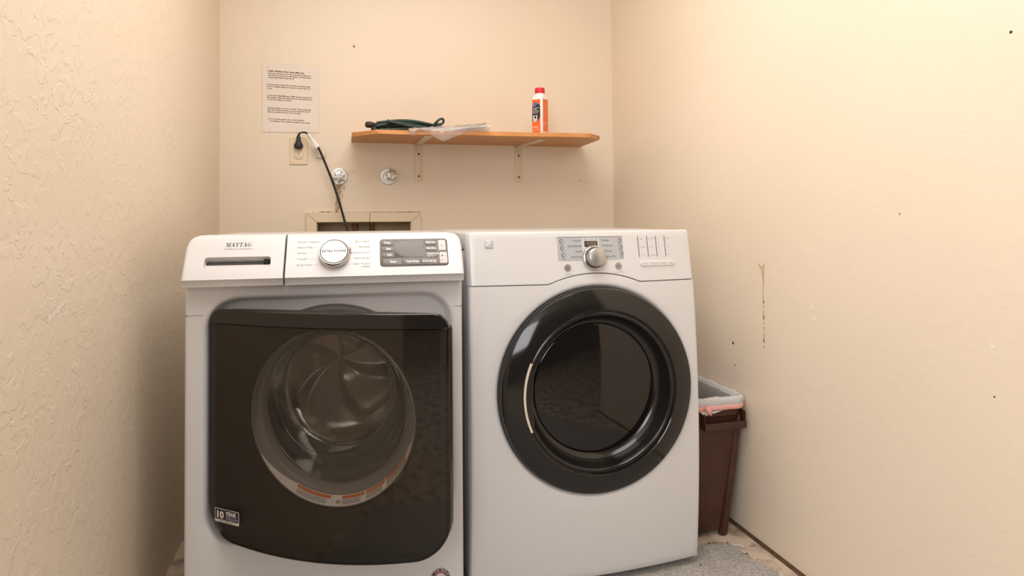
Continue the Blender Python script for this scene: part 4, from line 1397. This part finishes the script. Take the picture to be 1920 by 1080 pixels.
m.loft([mixl(0, 0, .030), mixl(0, 0, .010), mixl(0, .0025, .003), mixl(.0, .008, 0.), mixl(.1, .0095), mixl(.25, .011), mixl(.45, .0125), mixl(.65, .015), mixl(.85, .018), circ(RO, 0), circ(RO - .004, .0012), circ(RO - .009, .006), circ(RO - .013, .016), circ(RO - .015, .030), circ(.20, .034)])
m.build('front_panel', M_white_d, dr, sharp=35)
# control panel above the seam
NXP, NZP = 90, 10
m = MB(); rows = []
for i in range(NXP + 1):
    x = WW * i / NXP
    e = 0
    edge = min(x, WW - x)
    if edge < .012: e = .012 - math.sqrt(max(0, .012 ** 2 - (.012 - edge) ** 2))
    z0 = seam(x); z1 = .984 - e * .4
    col = [(x, yD(x, z0) + .020 + e, z0 + .0006), (x, yD(x, z0) + .0025 + e, z0 + .0006), (x, yD(x, z0) + .0003 + e, z0 + .0022)]
    for j in range(1, NZP + 1):
        z = z0 + (z1 - z0) * j / NZP
        col.append((x, yD(x, z) + e, z))
    yy = yD(x, z1) + e
    col += [(x, yy + .0018, z1 + .0032), (x, yy + .006, z1 + .0052), (x, yy + .012, z1 + .0056), (x, yy + .05, z1 + .0050)]
    rows.append(col)
m.loft(rows, closed=False)
m.loft([rows[0], [(0.0, .07, p[2]) for p in rows[0]]], closed=False); m.loft([rows[-1], [(WW, .07, p[2]) for p in rows[-1]]], closed=False)
panel = m.build('control_panel', M_white_d, dr, sharp=35)
m = MB()
m.box(.006, WW - .004, .034, .74, .022, .935)
m.build('cabinet', M_greycab, dr, bevel=(.003, 2))
m = MB()
m.box(.004, WW - .001, .040, .74, .938, .988)
m.build('top_panel', M_white_d, dr, bevel=(.005, 3))
m = MB(); m.box(.0025, .007, .0335, .046, .024, .936)
m.build('side_flange', P('pale_steel_edge', (.62, .62, .63), .35), dr)
for fx in (.06, WW - .06):
    for fy in (.08, .68):
        MB().revolve([(0, .0), (.02, .0), (.02, .012), (.011, .014), (.011, .03)], c=(fx, fy, 0), n=20, axis='z').build('foot', M_rubber, dr)

# ---- dryer door
def yring(r): return 0
DY = yD(.361, .545)          # about -.046 at the centre
base = -.030
m = MB()
# outer ring: side, rolled edge, domed face, groove
m.revolve([(.272, .000), (.2835, -.006), (.2855, -.014), (.2850, -.022), (.2825, -.0275), (.278, -.030), (.255, -.0395), (.232, -.0455), (.2275, -.046), (.2255, -.0445), (.2245, -.040), (.2215, -.039)], c=(RD[0], -.018, RD[1]), n=140)
ddoor = m.build('door', M_black, dr, sharp=32)
m = MB().revolve([(.2880, -.002), (.2880, -.010), (.2862, -.0145), (.284, -.014), (.284, -.004)], c=(RD[0], -.018, RD[1]), n=140, wrap=True)
m.build('outer_trim', P('dark_grey_trim', (.035, .036, .038), .3), ddoor)
m = MB().revolve([(.2222, -.0392), (.2185, -.0420), (.2150, -.0425), (.2115, -.0405), (.209, -.0345), (.2065, -.022), (.2025, -.008), (.195, .004), (.187, .0095), (.183, .011)], c=(RD[0], -.018, RD[1]), n=140)
m.build('inner_rim', P('black_inner_rim', (.010, .009, .0085), .16, spec=.6), ddoor, sharp=50)
m = MB().revolve([(.1835, .0105), (.181, .0085), (.176, .0075), (.10, .0040), (0, .0025)], c=(RD[0], -.018, RD[1]), n=140)
m.build('window', P('near_black_glass', (.008, .0065, .006), .035, spec=.55), ddoor, sharp=50)
# grip: pale curved strip and the pocket behind it
m = MB(); lps = []
for k in range(25):
    a = math.radians(180 - 24.2 + 48.4 * k / 24)
    l = []
    for r, y in ((.2265, -.0445), (.2265, -.049), (.2235, -.0500), (.2205, -.049), (.2205, -.0415)):
        l.append((RD[0] + r * math.cos(a), -.018 + y, RD[1] + r * math.sin(a)))
    lps.append(l)
m.loft(lps, True, True, True)
m.build('grip_strip', M_cream, ddoor)
m = MB(); lps = []
for k in range(25):
    q = k / 24
    a = math.radians(180 - 24 + 48 * q)
    dd = .0135 + .0 * q
    ri = .2205 - .020 * math.sin(PI * q) ** .5 - .002
    l = [(RD[0] + .2205 * math.cos(a), -.018 - .0430, RD[1] + .2205 * math.sin(a)), (RD[0] + (.2205 * .55 + ri * .45) * math.cos(a), -.018 - .0405, RD[1] + (.2205 * .55 + ri * .45) * math.sin(a)),
         (RD[0] + ri * math.cos(a), -.018 - .0435, RD[1] + ri * math.sin(a)), (RD[0] + ri * math.cos(a), -.018 - .030, RD[1] + ri * math.sin(a)), (RD[0] + .2205 * math.cos(a), -.018 - .030, RD[1] + .2205 * math.sin(a))]
    lps.append(l)
m.loft(lps, True, True, True)
m.build('grip_pocket', M_black, ddoor, sharp=50)

# ---- dryer panel furniture
def pf(h): return lambda x, z: (x, yD(x, z) - h, z)
def pslab(x0, x1, z0, z1, r, h0, h1, e=.0008, n=5):
    mm = MB()
    cx, cz, w_, h_ = (x0 + x1) / 2, (z0 + z1) / 2, x1 - x0, z1 - z0
    mm.loft([[pf(h0)(x, z) for x, z in rrect(cx, cz, w_, h_, r, n)], [pf(h1 - e)(x, z) for x, z in rrect(cx, cz, w_, h_, r, n)], [pf(h1)(x, z) for x, z in rrect(cx, cz, w_ - 2 * e, h_ - 2 * e, r, n)]], True, False, True)
    return mm
def pgrid(x0, x1, z0, z1, h, n=16):
    mm = MB(); rows = []
    for i in range(n + 1):
        x = x0 + (x1 - x0) * i / n
        c_ = .002 if i in (0, n) else 0.
        rows.append([pf(-.002)(x, z0 + c_), pf(h)(x, z0 + c_), pf(h)(x, z1 - c_), pf(-.002)(x, z1 - c_)])
    mm.loft(rows, True, True, True)
    return mm
dpn = pgrid(.2535, .4535, .9070, .9735, .0008).build('display_panel', M_silverlight, dr)
m = MB(); quad_into(m, pf(.0010), .2535, .4535, .9715, .9735, 0, 8)
m.build('panel_top_edge', P('panel_edge_grey', (.22, .215, .21), .5), dpn, fix=False)
m = pgrid(.3265, .3795, .9080, .9715, .0012, 6)
m.build('panel_centre', P('pale_panel_centre', (.60, .60, .61), .4), dpn)
led = pslab(.3340, .3740, .9445, .9610, .0008, .0, .0018, .0003).build('led_window', M_ledwin, dpn)
m = MB()
g = pf(.0022)
def seg7(x, z, w_, h_, segs, sl=.10):
    t = .0011
    S_ = {'a': (0, w_, h_ - t, h_), 'd': (0, w_, 0, t), 'g': (0, w_, h_ / 2 - t / 2, h_ / 2 + t / 2), 'f': (0, t, h_ / 2, h_), 'b': (w_ - t, w_, h_ / 2, h_), 'e': (0, t, 0, h_ / 2), 'c': (w_ - t, w_, 0, h_ / 2)}
    for s in segs:
        a, b, c, d = S_[s]
        m.add([g(x + px + sl * pz, z + pz) for px, pz in ((a, c), (b, c), (b, d), (a, d))], [(0, 1, 2, 3)])
seg7(.3345, .9472, .0022, .0112, 'bc')
for xx in (.3415, .3520, .3620): seg7(xx, .9472, .0065, .0112, 'abcdefg')
for zz in (.9500, .9550): m.add([g(.3505 + .0006 * math.cos(a), zz + .0006 * math.sin(a)) for a in [k * PI / 4 for k in range(8)]], [tuple(range(8))])
m.build('digit', M_segment, led, fix=False)
for i, (xb, zb_) in enumerate(((.2655, .9615), (.2672, .9420), (.2690, .9220), (.4435, .9615), (.4450, .9425), (.4470, .9230))):
    mm = MB().revolve([(.0065, .0015), (.0062, -.0008), (.0052, -.0016), (.0046, -.0009), (.0, -.0004)], c=pf(0)(xb, zb_), n=24, mat=Matrix.Rotation(-.17, 3, 'X'))
    mm.build('button', P('grey_round_button', (.20, .19, .175), .6, spec=.2), dpn)
m = MB()
g = pf(.0016)
tl = [('Normal', .9625), ('Bulky-Bedding', .9475), ('Casual', .9320), ('Heavy Duty', .9170)]
for i, (s, z) in enumerate(tl):
    text_into(m, s, g, .3195 + i * .0012, z - .0022, .0068, align='RIGHT', sx=.95)
    quad_into(m, g, .3208 + i * .0012, .3228 + i * .0012, z - .0012, z + .0018)
tr_ = [('Sanitize', .9625), ('Small Load', .9475), ('Delicates', .9320), ('Express Dry', .9170)]
for i, (s, z) in enumerate(tr_):
    text_into(m, s, g, .3915 + i * .0012, z - .0022, .0068, sx=.95)
    quad_into(m, g, .3868 + i * .0012, .3888 + i * .0012, z - .0012, z + .0018)
for xx in (.336, .3475, .360, .372): quad_into(m, g, xx - .0025, xx + .0025, .9690, .9702)
for xx in (.337, .3545, .369): quad_into(m, g, xx - .006, xx + .006, .9645, .9652)
quad_into(m, g, .3785, .3797, .9515, .9530)
for xb, zb_ in ((.266, .9520), (.268, .9325), (.270, .9115), (.4435, .9525), (.445, .9333), (.447, .9135)): quad_into(m, g, xb - .006, xb + .006, zb_, zb_ + .0008)
m.build('lettering', P('slate_print', (.10, .10, .11), .6), dpn, fix=False)
kr2 = Matrix.Rotation(-.17, 3, 'X')
kc2 = pf(0)(.3610, .9125)
m = MB().revolve([(.0370, .001), (.0368, -.004), (.0345, -.0085), (.0315, -.0095), (.0305, -.0075), (.0290, -.0075)], c=kc2, n=72, mat=kr2)
kb = m.build('knob', P('silver_knob_ring', (.62, .60, .585), .22, metal=.9), dr)
m = MB().revolve([(.0300, -.006), (.0280, -.0070), (.0262, -.0075)], c=kc2, n=72, mat=kr2)
m.build('knob_groove', M_blackmat, kb)
m = MB().revolve([(.0268, -.005), (.0265, -.026), (.0255, -.0292), (.0235, -.0305), (0, -.0312)], c=kc2, n=72, mat=kr2)
m.build('knob_cap', M_silver, kb)
for nm, xb, zb_, lab in (('power_button', .2795, .8875, 'POWER'), ('start_button', .4345, .8890, 'START / PAUSE')):
    mm = MB().revolve([(.0105, .001), (.0103, -.0018), (.0092, -.0032), (.0, -.0040)], c=pf(0)(xb, zb_), n=32, mat=kr2)
    bb = mm.build(nm, M_silver, dr)
    mm = MB(); g = pf(.0046)
    if lab == 'POWER':
        for k in range(20):
            a, b = math.radians(18 * k), math.radians(18 * (k + 1))
            mm.add([g(xb + r * math.cos(t), zb_ - .0005 + r * math.sin(t)) for r, t in ((.0042, a), (.0035, a), (.0035, b), (.0042, b))], [(0, 1, 2, 3)])
        quad_into(mm, g, xb - .0004, xb + .0004, zb_ - .0025, zb_ + .0018)
    else:
        mm.add([g(xb - .0022, zb_ - .0035), g(xb - .0022, zb_ + .0030), g(xb + .0010, zb_ - .0002)], [(0, 1, 2)])
        quad_into(mm, g, xb + .0014, xb + .0023, zb_ - .0032, zb_ + .0028); quad_into(mm, g, xb + .0031, xb + .0040, zb_ - .0032, zb_ + .0028)
    mm.build('mark', M_ink, bb, fix=False)
m = MB(); g = pf(.0004)
text_into(m, 'POWER', g, .2820, .8665, .0054, align='CENTER', spacing=1.1); m.build('panel_lettering', M_inklight, panel, fix=False); m = MB(); text_into(m, 'START / PAUSE', g, .4370, .8690, .0050, align='CENTER', spacing=1.05); m.build('panel_lettering', M_inklight, panel, fix=False)
cols = [(.5035, ['High', '-', 'Medium', '-', 'Low']), (.5335, ['More Dry', '-', 'Normal', '-', 'Damp Dry']), (.5630, ['70', '60', '50', '40', '30']), (.5930, ['High', '-', 'Mid', '-', 'Off'])]
for i, (x, labs) in enumerate(cols):
    m = MB()
    for j, s in enumerate(labs):
        text_into(m, s, g, x + .0062 + j * .0005, .9630 - j * .0122 + i * .0004, .0052, sx=.9)
    m.build('panel_lettering', M_inklight, panel, fix=False)
for i, (x, labs) in enumerate(cols):
    mm = MB()
    for k in range(12):
        za, zb_ = .9735 - k * .0052, .9735 - (k + 1) * .0052 + (.0006 if k in (2, 5, 8) else 0)
        w_ = .0010 if 0 < k < 11 else .0008
        mm.add([pf(.0005)(px, pz) for px, pz in ((x - w_ + k * .0001, za), (x + w_ + k * .0001, za), (x + w_ + k * .0001, zb_), (x - w_ + k * .0001, zb_))], [(0, 1, 2, 3)])
    mm.build('indicator_strip', P('dark_indicator', (.06, .05, .045), .4), panel, fix=False)
# soft-touch bar with its four words
mm = MB(); ob_ = [(.5045, .8925), (.5100, .8850), (.6180, .8850), (.6235, .8925), (.6215, .8985), (.6160, .9005), (.5120, .9005), (.5065, .8985)]
mm.loft([[pf(-.001)(x, z) for x, z in ob_], [pf(.0022)(x, z) for x, z in ob_], [pf(.0032)(.564 + (x - .564) * .985, .8927 + (z - .8927) * .80) for x, z in ob_]], True, False, True)
bar = mm.build('touch_bar', M_white_d, dr, sharp=30)
mm = MB(); g = pf(.0036)
for xx, s in ((.5215, 'Temp'), (.5510, 'Dry Level'), (.5810, 'Time Dry'), (.6090, 'Signal')): text_into(mm, s, g, xx, .8905, .0060, align='CENTER', sx=.9)
mm.build('bar_lettering', M_inklight, bar, fix=False)
mm = pslab(.0480, .0710, .9445, .9675, .002, -.001, .0016, .0008)
lg = mm.build('badge', P('silver_badge_plate', (.46, .46, .465), .4, metal=.2), dr)
mm = MB(); lps = []
for k in range(21):
    t = k / 20; x = .0492 + .0205 * t
    z = .9545 + .0030 * math.sin(2.2 * PI * (t - .32)) * (.6 + .4 * t)
    lps.append([pf(.0017)(x, z - .0008), pf(.0025)(x, z), pf(.0017)(x, z + .0008)])
mm.loft(lps, closed=False)
mm.build('badge_wave', P('bright_badge_line', (.75, .74, .72), .25, metal=.6), lg, sharp=80)

# ================================================================== BIN AND ITS BAG
tc = tag(empty('trash_can', (1.14, 2.02, 0)), 'tall narrow brown plastic bin standing between the dryer and the right wall', 'bin')
bx, by = 1.14, 2.02
def sec(x0, x1, y0, y1, r, z): return [(x - bx, y - by, z) for x, y in rrect((x0 + x1) / 2, (y0 + y1) / 2, x1 - x0, y1 - y0, r, 6)]
RX0, RX1, RY0, RY1 = 1.035, 1.2615, 1.852, 2.20
QX0, QX1, QY0, QY1 = 1.072, 1.188, 1.886, 2.165
def can(t, g=0., z=None):
    l = lambda a, b: a + (b - a) * t
    return sec(l(QX0, RX0 + .012) - g, l(QX1, RX1 - .014) + g, l(QY0, RY0 + .012) - g, l(QY1, RY1 - .012) + g, .022, z)
m = MB()
m.loft([can(0, -.004, .016), can(0, 0, .020), can(.5, 0, .2), can(.93, 0, .385), can(.94, .004, .389), can(1, .004, .425), can(1.0, .005, .427), can(1.0, .005, .435), can(1, .003, .437), can(1, .0, .436), can(.93, -.004, .385), can(.5, -.004, .2), can(0, -.006, .024)], True, True, True)
m.build('body', M_brownplastic, tc, sharp=35)
# corner posts that end in feet
for sx_, sy_ in ((1, -1), (-1, -1), (1, 1), (-1, 1)):
    mm = MB()
    cx0, cx1 = (QX1 - .004, RX1 - .019) if sx_ > 0 else (QX0 + .004, RX0 + .022)
    cy0, cy1 = (QY0 + .004, RY0 + .020) if sy_ < 0 else (QY1 - .004, RY1 - .02)
    lps = []
    for t, z in ((0, .0005), (0.02, .004), (.5, .2), (.80, .345), (.805, .351)):
        x, y = cx0 + (cx1 - cx0) * t, cy0 + (cy1 - cy0) * t
        r = .0145 if z > .001 else .012
        lps.append([(x - bx + r * math.cos(2 * PI * k / 16), y - by + r * math.sin(2 * PI * k / 16), z) for k in range(16)])
    mm.loft(lps, True, True, True)
    mm.build('corner_post', M_brownplastic, tc)
# front handle: a shelf-like bar held by two side webs
mm = MB()
hx0, hx1, hy = 1.098, 1.246, 1.838
mm.box(hx0 - bx, hx1 - bx, hy - by, hy + .009 - by, .352, .374)
mm.box(hx0 - bx, hx1 - bx, hy + .005 - by, RY0 + .026 - by, .352, .356)
mm.box(hx0 - bx, hx0 + .003 - bx, hy + .004 - by, RY0 + .02 - by, .352, .405, fn=None)
mm.box(hx1 - .003 - bx, hx1 - bx, hy + .004 - by, RY0 + .02 - by, .352, .405)
mm.build('handle', M_brownplastic, tc, bevel=(.0015, 2))

bg = tag(empty('bin_bag', (1.14, 2.02, .38)), 'white bin bag turned over the rim of the brown bin, with a pink drawstring', 'bag')
def bsecz(g, z, seed, amp, r=.03):
    rr_ = random.Random(seed)
    ph = [rr_.uniform(0, 6.28) for _ in range(4)]
    base_ = rrect((RX0 + RX1) / 2 - bx - .004, (RY0 + RY1) / 2 - by, RX1 - RX0 - .008 + 2 * g, RY1 - RY0 - .004 + 2 * g, r, 14)
    out_ = []
    n_ = len(base_)
    for k, (x, y) in enumerate(base_):
        s_ = 2 * PI * k / n_
        w_ = amp * (math.sin(9 * s_ + ph[0]) * .5 + math.sin(17 * s_ + ph[1]) * .3 + math.sin(31 * s_ + ph[2]) * .25)
        l_ = math.hypot(x, y)
        out_.append((x + x / l_ * w_, y + y / l_ * w_, z + w_ * .9 - .38))
    return out_
def dens(poly):   # subdivide long sides
    out_ = []
    for i in range(len(poly)):
        a, b = Vector((*poly[i], 0)), Vector((*poly[(i + 1) % len(poly)], 0))
        n_ = max(1, int((b - a).length / .012))
        out_ += [tuple((a + (b - a) * k / n_)[:2]) for k in range(n_)]
    return out_
_rr = rrect
def bsec2(g, z, seed, amp, r=.028):
    rr_ = random.Random(seed)
    ph = [rr_.uniform(0, 6.28) for _ in range(4)]
    base_ = dens(_rr((RX0 + RX1) / 2 - bx - .004, (RY0 + RY1) / 2 - by, RX1 - RX0 - .008, RY1 - RY0 - .004, .03, 8))
    cx, cy = (RX0 + RX1) / 2 - bx - .004, (RY0 + RY1) / 2 - by
    n_ = len(base_); out_ = []
    for k, (x, y) in enumerate(base_):
        s_ = 2 * PI * k / n_
        w_ = amp * (math.sin(11 * s_ + ph[0]) * .5 + math.sin(19 * s_ + ph[1]) * .35 + math.sin(37 * s_ + ph[2]) * .3)
        hx_ = (RX1 - RX0) / 2; hy_ = (RY1 - RY0) / 2
        fx, fy = (hx_ + g + w_) / hx_, (hy_ + g + w_) / hy_
        out_.append((cx + (x - cx) * fx, cy + (y - cy) * fy, z + w_ * 1.3 - .38))
    return out_
mm = MB()
mm.loft([bsec2(.001, .4205, 1, .0008), bsec2(.0045, .428, 1, .0022), bsec2(.006, .438, 2, .0026), bsec2(.0055, .446, 3, .0022), bsec2(.001, .4515, 4, .002), bsec2(-.005, .4515, 4, .002), bsec2(-.010, .446, 5, .002), bsec2(-.014, .436, 6, .0012)])
mm.build('rim_fold', M_bag, bg, sharp=80)
mm = MB()
mm.loft([bsec2(-.0142, .436, 6, .0012), bsec2(-.026, .420, 7, .002), bsec2(-.036, .33, 8, .003), bsec2(-.046, .22, 9, .004), bsec2(-.058, .10, 10, .004), bsec2(-.066, .062, 11, .004)], True, False, True)
mm.build('inside', M_baginner, bg, sharp=80)
# drawstring hem: a flat pink band below the fold, and its knot
mm = MB()
lo1, lo2 = bsec2(.0015, .430, 21, .0006), bsec2(.0030, .422, 21, .0008)
mm.loft([lo1, bsec2(.0042, .426, 21, .0008), bsec2(.0042, .414, 22, .0008), bsec2(.0015, .4105, 22, .0008), bsec2(.0005, .414, 22, .0008)], wrap=True)
mm.build('drawstring', M_pink, bg, sharp=80)
mm = MB()
kn_ = Vector((1.114 - bx, 1.848 - by, .416 - .38))
lps = []
for k in range(9):
    t = k / 8
    r = .013 * math.sin(PI * (.08 + .84 * t)) ** .7
    lps.append([tuple(kn_ + Vector((-.006 + .012 * t + r * (.75 + .2 * math.sin(3 * a + k)) * math.cos(a), -.004 + .75 * r * math.sin(a) * .7, .014 - .030 * t + .002 * math.sin(2 * a)))) for a in [2 * PI * i / 14 for i in range(14)]])
mm.loft(lps, True, True, True)
mm.build('knot', M_pink, bg, sharp=80)
mm = MB()
for x0, z0, x1, z1, x2, z2, x3, z3 in ((1.085, .412, 1.125, .412, 1.128, .402, 1.10, .399), (1.128, .410, 1.165, .412, 1.15, .408, 1.13, .403)):
    lo = [(x0 - bx, 1.8475 - by, z0 - .38), (x1 - bx, 1.8465 - by, z1 - .38), (x2 - bx, 1.8462 - by, z2 - .38), (x3 - bx, 1.847 - by, z3 - .38)]
    mm.loft([lo, [(x, y + .001, z) for x, y, z in lo]], True, True, True)
mm.build('hem_tear', M_bag, bg)

# ================================================================== BITS ON THE FLOOR
def pebble(x, y, s, label, mat=M_soil, flat=.6, z0=.0016):
    mm = MB(); lps = []
    r_ = random.Random(int(x * 1e4))
    for q in range(5):
        zz = s * flat * (2 * q / 4)
        rr_ = s * math.sin(PI * (.14 + .72 * q / 4))
        lps.append([(rr_ * math.cos(a) * r_.uniform(.75, 1.2), rr_ * math.sin(a) * r_.uniform(.75, 1.2), zz) for a in [2 * PI * i / 10 for i in range(10)]])
    mm.loft(lps, True, True, True)
    o = mm.build('pebble', mat, sharp=80); o.scale = (.62, .62, .62)
    o.location = (x, y, z0)
    tag(o, label, 'debris')
    return o
M_grit = P('brown_grit', (.12, .075, .05), .9)
pebble(1.014, 1.737, .0044, 'tiny black lump on the grey floor coating in front of the dryer corner', P('black_grit', (.012, .01, .01), .9))
pebble(1.184, 1.757, .0060, 'brown crumb on the edge of the grey coating, nearest the white curl', M_grit, z0=.0005)
pebble(1.108, 1.8445, .0055, 'brown crumb at the back edge of the coating, close to the dryer corner', M_grit, z0=.0005)
pebble(1.166, 1.8325, .0048, 'brown crumb at the back edge of the coating, just in front of the bin foot', M_grit, z0=.0005)
pebble(1.198, 1.722, .0034, 'small reddish crumb on the right edge of the coating, farthest forward', P('reddish_grit', (.20, .075, .045), .9), z0=.0005)
mm = MB()
crl = smooth([(-.014, .012, .003), (-.006, .010, .0045), (.001, .004, .005), (.006, -.005, .004), (.008, -.013, .0025)], 8)
mm.tube([p for p in crl], [.0006 + .0010 * math.sin(PI * (i + .5) / len(crl)) for i in range(len(crl))], 8)
o = tag(mm.build('paint_curl', P('white_curl', (.80, .76, .70), .5)), 'thin curved white paint curl on the bare concrete before the bin', 'debris')
o.location = (1.189, 1.800, 0)
mm = MB()
mm.tube(smooth([(-.012, .002, .0015), (-.003, .0, .0022), (.004, .003, .002), (.013, .001, .0014)], 6), .0007, 6)
o = tag(mm.build('twig', P('pale_twig', (.20, .13, .09), .9)), 'short thin brown twig on the bare concrete by the right wall', 'debris')
o.location = (1.233, 1.793, 0)
